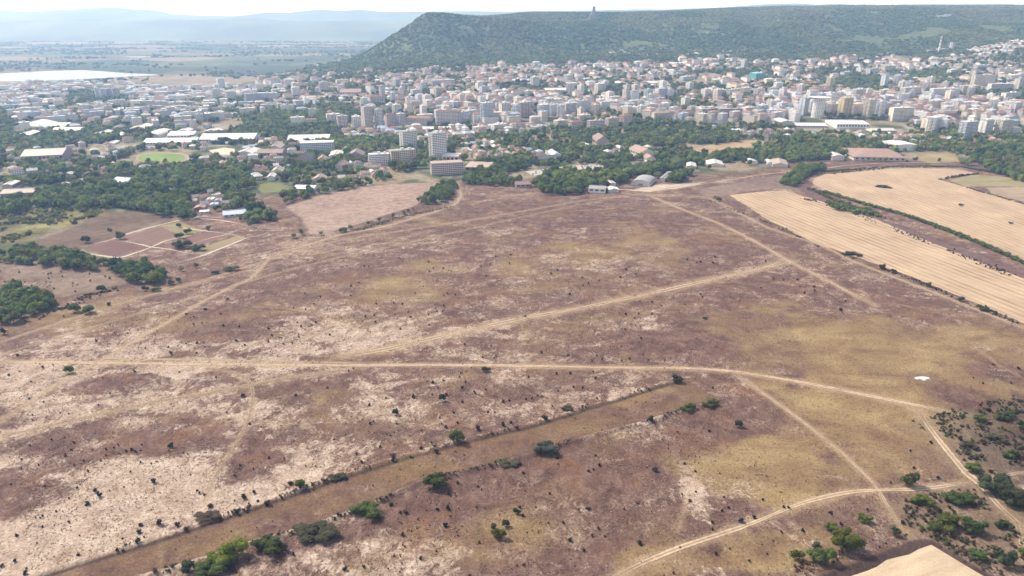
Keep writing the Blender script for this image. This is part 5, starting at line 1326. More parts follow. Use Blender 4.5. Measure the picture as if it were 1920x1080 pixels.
# ------------------------------------------------------------------ houses
HT = []
for i, (w, d, h, rh, hip) in enumerate([(11, 9, 5.6, 3.0, 0), (13, 10, 6.2, 3.2, 1), (9, 8, 3.4, 2.6, 0), (16, 10, 8.6, 3.2, 1), (12, 11, 6.0, 3.0, 1), (20, 11, 9.0, 3.4, 1), (14, 9, 3.6, 2.8, 0), (24, 11, 11.5, 3.4, 1), (30, 12, 17.5, 0.5, 2), (19, 15, 20.5, 0.5, 2), (36, 12, 14.5, 0.5, 2), (26, 13, 17.0, 3.4, 1)]):
    wl = MB()
    if hip: wl.box(-w / 2, w / 2, -d / 2, d / 2, -3, h)
    else: wl.gable_wall(w, d, h, rh).box(-w / 2 + .02, w / 2 - .02, -d / 2 + .02, d / 2 - .02, -3, -.01)
    rf = MB()
    if hip == 2: rf.box(-w / 2 - .2, w / 2 + .2, -d / 2 - .2, d / 2 + .2, h + .01, h + .7).box(-2, 2.4, -2, 2, h + .7, h + 3.2)
    else: (rf.hip_roof if hip else rf.gable_roof)(w, d, h + (.02 if hip else .03), rh, .6, .22)
    wn_ = MB(); fl = max(1, int(h / 2.8))
    for f in range(fl):
        for k in range(int(w / 3)):
            u = -w / 2 + (k + .5) * w / int(w / 3)
            for sd in (-1, 1): wn_.box(u - .7, u + .7, sd * d / 2 - .05, sd * d / 2 + .05, f * 2.8 + .9, f * 2.8 + 2.2)
        for k in range(int(d / 3)):
            u = -d / 2 + (k + .5) * d / int(d / 3)
            for sd in (-1, 1): wn_.box(sd * w / 2 - .05, sd * w / 2 + .05, u - .7, u + .7, f * 2.8 + .9, f * 2.8 + 2.2)
    HT.append((w, d, h, rh, wl.mesh('wall', M['paint']), rf.mesh('roof', M['tiles']), wn_.mesh('windows', M['glass']), MB().box(w * .15, w * .15 + .8, -.9, -.1, h, h + rh + 1.0).mesh('chimney', M['paint']), wl, rf, wn_))
# zones in photo pixels: polygon, how many, how white, template weights
ZONES = [([(640, 205), (900, 225), (1100, 222), (1500, 205), (1920, 190), (1930, 114), (1840, 112), (1700, 116), (1500, 110), (1300, 112), (1180, 118), (1000, 124), (820, 129), (700, 136), (600, 146), (480, 160), (480, 190)], 2100, .20, [0, 0, 2, 1, 1, 3, 3, 4, 4, 5, 5, 7, 11]),
         ([(700, 160), (960, 160), (960, 128), (780, 132)], 160, .1, [1, 3, 4, 5]), ([(1480, 205), (1920, 225), (1920, 190), (1480, 175)], 240, .25, [5, 7, 8, 9, 10, 11, 11]), ([(760, 225), (960, 235), (1250, 226), (1250, 195), (960, 185), (760, 190)], 270, .25, [5, 7, 8, 8, 9, 9, 10, 11, 11, 11]),
         ([(870, 300), (1010, 296), (1250, 300), (1270, 262), (1100, 250), (870, 262)], 46, .3, [0, 1, 2, 4, 6]), ([(480, 345), (560, 350), (720, 330), (720, 305), (600, 312), (480, 315)], 62, .4, [0, 2, 2, 4, 6]), ([(640, 262), (1000, 262), (1200, 250), (1200, 240), (900, 238), (640, 246)], 120, .4, [0, 1, 3, 4, 5]),
         ([(0, 256), (330, 244), (640, 235), (640, 200), (420, 190), (0, 185)], 260, .5, [3, 5, 5, 7, 6, 8, 10, 9]), ([(0, 335), (180, 335), (560, 303), (640, 262), (300, 262), (0, 285)], 95, .4, [0, 1, 2, 3, 4, 6, 6]), ([(870, 292), (1250, 292), (1500, 262), (1880, 275), (1880, 258), (1300, 240), (1000, 258), (870, 262)], 120, .3, [0, 1, 2, 4, 6]), ([(0, 180), (300, 168), (480, 160), (480, 195), (240, 205), (0, 205)], 250, .6, [5, 5, 7, 7, 3, 8, 10, 11]), ([(0, 165), (60, 154), (220, 156), (320, 166), (0, 175)], 80, .8, [5, 7]),
         ([(1780, 110), (1925, 104), (1925, 76), (1870, 84), (1800, 98)], 130, .6, [1, 3, 4]), ([(1060, 108), (1700, 108), (1700, 98), (1500, 98), (1200, 94), (1060, 100)], 70, .5, [1, 4, 3]), ([(1700, 250), (1925, 250), (1925, 215), (1700, 215)], 110, .35, [3, 4, 5, 7, 8, 11]), ([(1240, 232), (1500, 232), (1500, 205), (1240, 215)], 130, .2, [5, 7, 8, 9, 11, 11]), ([(340, 375), (415, 405), (430, 380), (400, 360)], 7, .3, [2, 2, 6])]
HC = []
for (px0, py0, wp, dpx) in ((306, 309, 130, 26), (415, 295, 60, 22), (1062, 324, 130, 12), (1600, 250, 220, 20), (505, 364, 66, 24), (1345, 289, 130, 18), (1755, 308, 100, 22)):
    x0, y0 = ground(px0, py0)[:2]; x1, y1 = ground(px0, py0 - dpx)[:2]
    occupy((x0 + x1) / 2, (y0 + y1) / 2, wp * slant(x0, y0) / 1280, y1 - y0, 0)
for poly, n, white, kinds in ZONES:
    W_ = wpoly(poly)
    x0, x1 = min(p[0] for p in W_), max(p[0] for p in W_); y0, y1 = min(p[1] for p in W_), max(p[1] for p in W_)
    xx = nrg.uniform(x0, x1, n * 8); yy_ = nrg.uniform(y0, y1, n * 8)
    park = fbm(xx / 150, yy_ / 150, 171 if n > 1000 else 5, 3)
    k = inside(xx, yy_, W_) & (park < .58)
    got = 0
    for a, b_ in zip(xx[k], yy_[k]):
        if got >= n: break
        ki = rng.choice(kinds); w, d = HT[ki][0], HT[ki][1]
        ang = R(32 + 40 * float(vnoise(a / 420, b_ / 420, 77)) - 20) + (math.pi / 2 if rng.random() < .3 else 0) + rng.gauss(0, .05)
        if occupied(np.array([a, a + w * .4 * math.cos(ang), a - w * .4 * math.cos(ang)]), np.array([b_, b_ + w * .4 * math.sin(ang), b_ - w * .4 * math.sin(ang)])).any(): continue
        occupy(a, b_, w, d, ang, .5)
        if b_ < 1750: occupy(a, b_ - 14, w + 4, 18, 0, 0)
        HC.append((a, b_, ki, ang, white)); got += 1
HC.sort(key=lambda q: slant(q[0], q[1]) / HT[q[2]][0])
RC = ['red', 'red', 'orange', 'pink', 'brown', 'pink', 'red']; WC = ['white', 'cream', 'beige', 'white', 'pink', 'white', 'grey']
SINGLES = {'flat': 300 - sum(1 for o_ in scene.objects if o_.name.startswith('apartment_block')), 'house': 260}
rest = {}
for i, (a, b_, ki, ang, white) in enumerate(HC):
    z = float(terrain(a, b_))
    rc = rng.choice(['white', 'grey', 'pale', 'blue']) if rng.random() < white or ki in (8, 9, 10) else rng.choice(RC); wc = rng.choice(WC if ki < 8 else ['white', 'white', 'cream', 'bluish', 'grey', 'beige'])
    seen_kind = 'flat' if ki >= 8 else 'house'
    if SINGLES[seen_kind] > 0:
        SINGLES[seen_kind] -= 1
        nm = 'apartment_block' if ki >= 8 else 'house'
        t = empty(nm, (a, b_, z), ang)
        q = HT[ki]
        obj('wall', q[4], t, WALLS[wc]); ro = obj('roof', q[5], t, ROOFS[rc]); obj('windows', q[6], t, kind='stuff'); (None if ki in (8, 9, 10) else obj('chimney', q[7], ro, WALLS['brick']))
        tag(t, cat='house' if ki < 8 else 'apartment block')
        px, py = to_px(a, b_, z)
        named_later(t, (f'{rc} roofed {wc} ' if wc != rc else f'all {wc} ') + ('house' if ki < 8 else 'flats'), px, py, CITY_MARKS)
    else:
        rest.setdefault((ki, rc, wc), []).append((a, b_, z, ang))
# the remaining roofs of the city: one joined mass
def fixed(key, color, src):
    if key not in M:
        M[key] = plain_mat(key, color, .8 if src == 'tiles' else .35, .26 if src == 'tiles' else .14, .85 if src == 'tiles' else .9)
    return M[key]
mats, mat_i = [], {}
for kk, vv in list(WALLS.items()): mat_i['w' + kk] = len(mats); mats.append(fixed('city_wall_' + kk, vv, 'paint'))
for kk, vv in list(ROOFS.items()): mat_i['r' + kk] = len(mats); mats.append(fixed('city_roof_' + kk, vv, 'tiles'))
mat_i['g'] = len(mats); mats.append(M['glass'])
Vs, Fs, Ms = [], [], []
for (ki, rc, wc), L in rest.items():
    for part, mi in ((HT[ki][8], mat_i['w' + wc]), (HT[ki][9], mat_i['r' + rc]), (HT[ki][10], mat_i['g'])):
        v0 = np.array(part.v)
        for a, b_, z, ang in L:
            if mi == mat_i['g'] and b_ > 1850: continue
            c, s_ = math.cos(ang), math.sin(ang)
            off = sum(len(q) for q in ()) if False else None
            Vs.append(np.stack([a + v0[:, 0] * c - v0[:, 1] * s_, b_ + v0[:, 0] * s_ + v0[:, 1] * c, z + v0[:, 2]], -1))
            Fs.append((part.f, len(v0))); Ms += [mi] * len(part.f)
off = 0; FF = []
for f, n in Fs:
    FF += [tuple(i + off for i in q) for q in f]; off += n
me = bpy.data.meshes.new('distant_houses'); me.from_pydata(np.concatenate(Vs).tolist(), [], FF)
for m in mats: me.materials.append(m)
me.polygons.foreach_set('material_index', np.array(Ms, np.int32)); me.update()
o = obj('distant_houses', me, kind='stuff'); o['label'] = 'closely packed red roofed houses of the distant city'

# ------------------------------------------------------------------ parked cars in the yard
CAR_COL = [((0.7, 0.7, 0.69), 'white'), ((0.7, 0.7, 0.69), 'white'), ((0.35, 0.36, 0.37), 'grey'), ((0.06, 0.06, 0.065), 'black'), ((0.3, 0.05, 0.04), 'red'), ((0.07, 0.11, 0.26), 'blue'), ((0.5, 0.51, 0.52), 'silver')]
body = MB().add([(-2.1, -.85, .35), (2.1, -.85, .35), (2.1, .85, .35), (-2.1, .85, .35), (-2.15, -.88, .85), (2.15, -.88, .8), (2.15, .88, .8), (-2.15, .88, .85), (-1.7, -.8, .95), (1.0, -.8, .95), (1.0, .8, .95), (-1.7, .8, .95)],
                [(0, 3, 2, 1), (0, 1, 5, 4), (1, 2, 6, 5), (2, 3, 7, 6), (3, 0, 4, 7), (4, 5, 9, 8), (5, 6, 10, 9), (6, 7, 11, 10), (7, 4, 8, 11), (8, 9, 10, 11)]).mesh('body', M['metal'])
cab = MB().add([(-1.75, -.78, .93), (1.0, -.78, .93), (1.0, .78, .93), (-1.75, .78, .93), (-1.3, -.66, 1.4), (.35, -.66, 1.4), (.35, .66, 1.4), (-1.3, .66, 1.4)], [(0, 1, 5, 4), (1, 2, 6, 5), (2, 3, 7, 6), (3, 0, 4, 7)]).mesh('windows', M['glass'])
croof = MB().box(-1.32, .37, -.67, .67, 1.4, 1.46).mesh('roof', M['metal'])
wheel = MB().cyl(0, 0, .32, .32, -.1, .1, 12).mesh('wheel', M['rubber'])
YARD = [(985, 322), (1060, 312), (1130, 307), (1140, 318), (1060, 322), (1000, 330)]
YW = wpoly(YARD)
field_sheet('parking_yard', YARD, plain_mat('yard_gravel', (0.36, 0.33, 0.30), .15, .2), 0.3, 'pale gravel parking yard full of cars', 8, 1)
rows = 0
YARD_MARKS = [(990, 323, 'the left tip of the gravel yard'), (1030, 318, 'the left half of the gravel yard'), (1040, 310, 'the white yard house'), (1075, 313, 'the upper middle of the gravel yard'), (1085, 322, 'the lower middle of the gravel yard'), (1132, 309, 'the upper right yard corner'), (1136, 318, 'the lower right yard corner'), (1110, 315, 'the right half of the gravel yard')]
x0, x1 = min(p[0] for p in YW), max(p[0] for p in YW); y0, y1 = min(p[1] for p in YW), max(p[1] for p in YW)
for r in range(14):
    for k in range(34):
        a = x0 + 6 + k * 5.2 + rng.uniform(-.4, .4); b_ = y0 + 6 + r * 11 + rng.uniform(-.5, .5)
        if not inside(np.array([a]), np.array([b_]), YW)[0] or rng.random() < .42 or rows >= 90: continue
        cc, cn = rng.choice(CAR_COL)
        t = empty('parked_car', (a, b_, .3), R(80) + rng.uniform(-.1, .1))
        obj('body', body, t, cc); obj('windows', cab, t); obj('roof', croof, t, cc)
        for wx_ in (-1.3, 1.35):
            for wy_ in (-.8, .8):
                w_ = obj('wheel', wheel, t); w_.location = (wx_, wy_, .32); w_.rotation_euler = (math.pi / 2, 0, 0)
        tag(t, None, 'car', f'{cn} cars in the gravel yard'); rows += 1
        cpx, cpy = to_px(a, b_, 0.3); named_later(t, f'{cn} parked car', cpx, cpy, YARD_MARKS)

# ------------------------------------------------------------------ white stone patch in the heath
x, y, z = ground(1730, 710)
g = random.Random(5)
n = 12
pts = [(x + (5.0 + g.uniform(-1.8, 1.8)) * math.cos(2 * math.pi * i / n), y + (2.4 + g.uniform(-.9, .9)) * math.sin(2 * math.pi * i / n)) for i in range(n)]
mb = MB()
mb.add([(a, b_, z - .1) for a, b_ in pts] + [(x + (a - x) * .8, y + (b_ - y) * .8, z + .5 + g.uniform(-.1, .2)) for a, b_ in pts] + [(x + (a - x) * .35, y + (b_ - y) * .35, z + .75 + g.uniform(-.15, .2)) for a, b_ in pts],
       [(i, (i + 1) % n, n + (i + 1) % n, n + i) for i in range(n)] + [(n + i, n + (i + 1) % n, 2 * n + (i + 1) % n, 2 * n + i) for i in range(n)] + [tuple(range(2 * n, 3 * n))])
o = obj('rubble_heap', mb.mesh('rubble_heap', M['rock'])); tag(o, 'bright white heap of stone lying alone in the tan grass', 'rubble heap')
# ------------------------------------------------------------------ bushes on the heath, read off the photograph one by one
# (region origin, list of x, y, size) in thirds of a photo pixel
def dots(ox, oy, text):
    out = []
    for tok in text.split():
        v = tok.split(',')
        s = int(v[2]) if len(v) > 2 else 1
        out.append((ox + float(v[0]) / 3, oy + float(v[1]) / 3, s))
    return out
DOTS = dots(0, 460, """1283,300,3 1155,355,3 1047,385,2 1240,385 1090,400 1090,440,2 1135,435 1255,450,2 1345,457,2 1510,467,2 1530,505,2 1695,455,2 1755,445,2 1778,432,2 1673,432 1680,500 1682,515 1570,520
 1583,520 1510,540,2 1595,552,2 1645,548 1328,533,3 1377,560,2 1110,548,2 1045,552 947,570,2 963,606,3 817,578 1105,603 718,495 540,535,2 420,550 613,330,3 360,397,2 97,615,3 50,728,2 110,707 175,765
 243,685,2 300,672 757,710,2 1010,710,2 1215,740 167,860,2 247,880 183,952 183,978,2 340,940 388,945 555,896 620,830 577,745 1367,845,3 1663,838,3 1405,1003,2 1470,1020 730,1003 1275,938 1716,270 1803,288
 1720,358 1652,352 1765,327 1857,500,2 1843,798,2""") + dots(640, 460, """128,118 155,118 490,92 517,125 575,127 605,140 620,143 495,146 815,170 97,208 55,228 55,280 262,270 415,268 460,230 578,282 596,270 640,278 293,322 197,328 345,330 530,354 538,370 578,340 570,370
 490,388 390,400,2 187,393 135,400 375,376 333,468,2 495,450 192,430 1035,398,2 1283,273,2 1360,227 1390,212 1450,197 1600,135,2 1655,160 1570,178,2 1355,180 1215,140 1180,160 952,50,2 870,62 835,107
 785,118 712,125 945,102 560,12 1750,320 1600,387,2 1673,384 1647,410 1747,384 1595,473 1685,523 695,555,2 843,566 795,627,2 870,620,2 860,632 1125,603,2 1275,615,2 1437,620 1467,637,2 1410,648 1622,638
 1575,648 665,740 672,718 1053,740,2 1210,720,2 1288,717,2 1430,745,2 1415,710 515,768,3 483,760,2 575,757,2 543,800 700,768 680,798,3 405,850,3 405,840,2 510,840 590,840,3 748,828,3
 812,812 680,877,3 912,875,3 945,870,2 1037,862,2 1073,860 1103,842,2 1130,850 1187,905 1355,900,2 1437,858,2 1220,820 1305,797 1358,800 157,895,3 310,918 632,940,2 825,935,2 865,937 418,983
 555,970 563,1005 590,1020,3 655,998,2 163,1000,2 180,990 315,1003 253,858 450,1040 68,693 43,707""") + dots(1280, 460, """440,235,2 660,230 740,230,2 740,255 685,268 915,310,2 890,362,3 320,310 112,290 100,275 78,95 100,95 170,98 180,65 465,90 25,80 512,190 565,195 645,195
 1745,670,2 1887,692,3 1690,775,2 1635,745 1845,775 1675,895,2 1720,925,3 1800,885 150,1040,2 170,800,2 1480,1060,2 1545,1040,2""") + dots(0, 720, """170,342,2 290,312 363,300 415,328,2 402,367,2 368,395 368,405,2 122,423 218,455,2 122,475 62,562,2 255,572,2 435,582,2 537,593,3 563,625,4 493,668,4 390,643 617,600 697,575,2 865,548,4 850,443,2 790,440
 735,492 567,430 597,400 672,390 497,490,2 420,457 472,430 520,367 597,365,2 640,355,2 665,343,2 712,372,3 742,365,3 765,378,3 792,370,2 800,343 965,343,4 950,375 1110,597,2 1122,612,2 1150,620,2 1185,678,4
 1370,635,4 1428,608,3 1452,655,3 1335,715,4 1502,668,4 1240,752,4 1355,455,2 1348,475 1323,510,3 1427,477 1515,413,2 1600,415,2 1880,308,2 1720,460 1775,462 200,750 227,750,2 240,738,2 238,800,2 388,770,3 390,780
 95,848,3 207,893 85,990,3 14,1020,3 148,1060,4 150,1033,2 440,957,3 450,850 690,865,2 793,787,4 900,777,4 1000,790,4 1047,808,4 783,830,4 812,857,2 775,878,4 1635,553,4 317,715 1400,985,3 1650,955,3""") + dots(640, 720, """765,247,4 910,225,4 953,213,3 1148,187,4 990,243,3
 535,380,4 450,360,3 507,328,2 395,408,3 295,400,4 293,425,3 85,390,2 115,437,3 217,350,2 655,553,3 278,672,4 333,720,3 362,718,4 433,760,2 605,612,4 640,610,2 600,693,4 540,703,3 760,690,2 583,793,4
 1213,410,3 1220,448,2 1430,400,2 1450,455,3 1390,485,3 1418,480,2 1023,495,3 1085,567 1767,478,4 1173,615,2 1388,692,4 1335,700,2 1095,692 1165,778,2 1250,778,3 1005,690,3 1020,735,3 1445,810,3 1410,850,3 1483,855,2 1285,875,3
 1675,890,4 1363,935,3 1027,1013,3 777,885,3 447,977,3 535,937,2 295,965,2 20,1035,4 128,1025,3 345,845,3 1665,670,2 1590,703 1745,718 1110,833 1045,833 655,850 770,573,2 1035,600 787,593 1890,268 1915,620,2 1740,195,4
 1720,205,2 725,1075,3 1815,1075,2 1870,1060,2""") + dots(1280, 720, """150,260,3 70,490,2 10,445,2 75,603,2 40,653,3 232,633,2 450,648,2 548,605 220,707,3 260,693,2 568,690,3 595,690,3 400,745,4 328,767,4 165,777,3 165,812,3 830,720,3 1040,703,3 890,788,3 675,820,3 553,830,2
 510,880,2 185,953,3 375,993,2 475,955 445,900 265,925 1435,525,3 1170,553,2 1395,325,3 1280,375 1300,470,2 1385,710,4 1440,710,4 1530,725,4 1560,305,4 1545,260,3 1690,330,4 1720,145,4 1600,385,4 1680,400,4 1840,440,4 1730,485,4
 1870,340,3 1295,725,3 1370,770,3 1240,775,4""")
DOTS = [d for d in DOTS if -5 < d[0] < 1925]
DOTS.sort(key=lambda d: -d[2])
DARK = [(0.046, 0.032, 0.020), (0.034, 0.032, 0.018), (0.060, 0.038, 0.024), (0.034, 0.040, 0.020), (0.075, 0.046, 0.024)]
DIA = {1: 4.4, 2: 6.0, 3: 8.6, 4: 13.0}
FIELD_MARKS = [(1730, 708, 'the white stone patch in the heath'), (185, 678, 'the crossing of two tracks at left'), (1478, 489, 'the track fork beside the stubble'), (640, 686, 'the fork of the broad grass track'),
               (857, 818, 'the tall green bush on the bank'), (1025, 835, 'the grey green thicket'), (818, 902, 'the olive thicket on the near bank'), (1267, 710, 'the bush at the far bank end'), (935, 995, 'the yellow green bush'),
               (425, 1030, 'the largest thicket at lower left'), (562, 908, 'the small bright bush on the far bank'), (1590, 1022, 'the large bright bush by the ploughed corner'), (1705, 897, 'the lone tree by the curving track'),
               (470, 740, 'the bend of the faint path'), (321, 834, 'the dark round bush amid purple weeds'), (700, 768, 'the pale streaks below the main track'), (1640, 919, 'the crossing of two tracks at right'), (128, 695, 'the round bush below the main track'),
               (1385, 797, 'the black spiky bush'), (1000, 598, 'the widest bend of the broad track'), (60, 950, 'the pale straw at lower left'), (700, 510, 'the rusty patch of weeds'), (1130, 480, 'the ochre patch in mid heath')]
small_pts, small_s = [], []
for i, (px, py, s) in enumerate(DOTS):
    x, y, z = ground(px, py + DIA[s] * .28)
    dia = DIA[s] * slant(x, y) / 1280 * rng.uniform(.78, 1.1)
    if i >= 296:
        small_pts.append((x, y, z)); small_s.append(dia); continue
    o = obj('thorn_bush', BUSH[i % 6], color=rng.choice(DARK))
    o.location = (x, y, z - .05); o.rotation_euler = (0, 0, rng.uniform(0, 6.28)); o.scale = (dia, dia * rng.uniform(.8, 1.1), dia * rng.uniform(.6, .95))
    tag(o, cat='bush')
    size = {1: 'tiny', 2: 'small', 3: 'medium', 4: 'large'}[s]
    named_later(o, f'{size} dark thorn bush', px, py, FIELD_MARKS)
    if s == 1: o['group'] = 'thorn bushes dotted over the heath'
# many smaller weeds: scattered, uncountable
N = 11000
wx = nrg.uniform(-420, 520, N); wy = nrg.uniform(230, 900, N)
ok = (fbm(wx / 45, wy / 45, 66, 3) > .50) & (np.abs(wx) < .8 * wy)
heath = [(0, 690), (250, 590), (560, 480), (900, 400), (1200, 372), (1330, 380), (1500, 470), (1700, 560), (1700, 640), (1280, 660), (1450, 880), (1640, 915), (1500, 960), (1150, 1090), (0, 1090)]
ok &= inside(wx, wy, wpoly([(max(-60, a), min(b_, 1085)) for a, b_ in heath]))
wx, wy = wx[ok], wy[ok]
T_WEED = [template(BUSH[i % 6], DARK[i % 5]) for i in range(6)]
scatter('weeds', 'dark dry weeds dotted over the heath', np.concatenate([np.stack([wx, wy, terrain(wx, wy)], -1), np.array(small_pts).reshape(-1, 3)]), np.concatenate([nrg.uniform(.3, 1.0, len(wx)), np.array(small_s)]), T_WEED, 4)

# dry grass tufts: the coarse texture of the near heath
N = 90000
gx_ = nrg.uniform(-330, 360, N); gy_ = 205 + 330 * nrg.uniform(0, 1, N) ** 1.25
ok = (np.abs(gx_) < .82 * gy_ + 20) & ~inside(gx_, gy_, wpoly([(1500, 1085), (1712, 1014), (1744, 1012), (1870, 1085), (1960, 1200), (1400, 1200)]))
for k in ('main', 'diagonal', 'branch', 'curve', 'east', 'broad'):
    ok &= dline(gx_, gy_, [ground(*q)[:2] for q in TRACKS[k][0]]) > TRACKS[k][1] * .55
ok &= fbm(gx_ / 11, gy_ / 11, 87, 3) > .40
gx_, gy_ = gx_[ok], gy_[ok]
si = S[np.clip(np.searchsorted(gy, gy_), 0, NY - 1), np.clip(np.searchsorted(gx, gx_), 0, NX - 1)]
oi_ = O[np.clip(np.searchsorted(gy, gy_), 0, NY - 1), np.clip(np.searchsorted(gx, gx_), 0, NX - 1)]
kk = (nrg.uniform(0, 1, len(gx_)) < np.clip(1.1 - 1.9 * np.maximum(oi_ - .28, 0) - 1.2 * np.maximum(.3 - si, 0), .06, .9)) & ~inside(gx_, gy_, PLANE)
gx_, gy_, si = gx_[kk], gy_[kk], si[kk]
pale_ = nrg.uniform(0, 1, len(gx_)) < np.clip(si * 1.15 - .1 + .8 * (fbm(gx_ / 20, gy_ / 16, 99, 3) - .5), .04, .96)
TUFT = [crown(700 + i, 3, 22, .19, z0=.0, top=.9, spread=.3, lobe_r=(.18, .3), core=ICO0, core_k=.5) for i in range(3)]
T_PT = [template(TUFT[i % 3], c) for i, c in enumerate([(0.46, 0.37, 0.27), (0.40, 0.31, 0.22), (0.50, 0.42, 0.33)])]
T_DT = [template(TUFT[i % 3], c) for i, c in enumerate([(0.13, 0.082, 0.06), (0.18, 0.115, 0.075), (0.10, 0.065, 0.055), (0.22, 0.155, 0.085)])]
P = np.stack([gx_, gy_, terrain(gx_, gy_) - .03], -1)
scatter('dry_grass', 'pale dry grass tufts of the near heath', P[pale_], nrg.uniform(.3, .95, int(pale_.sum())), T_PT, 31, .6)
scatter('dry_grass', 'brown withered weeds of the near heath', P[~pale_], nrg.uniform(.25, .8, int((~pale_).sum())), T_DT, 32, .6)

# ------------------------------------------------------------------ the larger thickets: each with foliage and stems
LEAFY = {'bright': (0.125, 0.165, 0.022), 'green': (0.080, 0.115, 0.028), 'olive': (0.085, 0.095, 0.022), 'lime': (0.135, 0.155, 0.030), 'grey': (0.085, 0.092, 0.062), 'dark': (0.066, 0.085, 0.036), 'brown': (0.085, 0.062, 0.036), 'scrub': (0.095, 0.09, 0.045)}
STEM = MB()
for k in range(7):
    a_ = k * .9; STEM.add([(.02 * math.cos(a_), .02 * math.sin(a_), -.05), (.02 * math.cos(a_ + 2), .02 * math.sin(a_ + 2), -.05), (.02 * math.cos(a_ + 4), .02 * math.sin(a_ + 4), -.05), (.22 * math.cos(a_), .22 * math.sin(a_), .5)], [(0, 1, 3), (1, 2, 3), (2, 0, 3)])
STEM = STEM.mesh('stems', M['bark'])
def thicket(px, py, wpx, hpx, kind, label, name='bush', v=None, depth=None, hi=True):
    """px, py: middle of the foot of the foliage"""
    x, y, z = ground(px, py)
    s = slant(x, y) / 1280
    wd = wpx * s * .98; h = max(.8, hpx * s * (0.95 if kind not in ('scrub', 'brown', 'grey') else .62))
    dp = depth * s if depth else wd * .75
    t = empty(name, (x, y + dp * .25, z - .1), rng.uniform(-.3, .3), (wd, dp, h))
    k = rng.randrange(5) if v is None else v
    obj('foliage', CROWN_BIG[k] if hi else CROWN_MID[k % 6], t, LEAFY[kind])
    st = obj('stems', STEM, t); st.scale = (1, 1, .8)
    tag(t, label, 'bush')
    return t
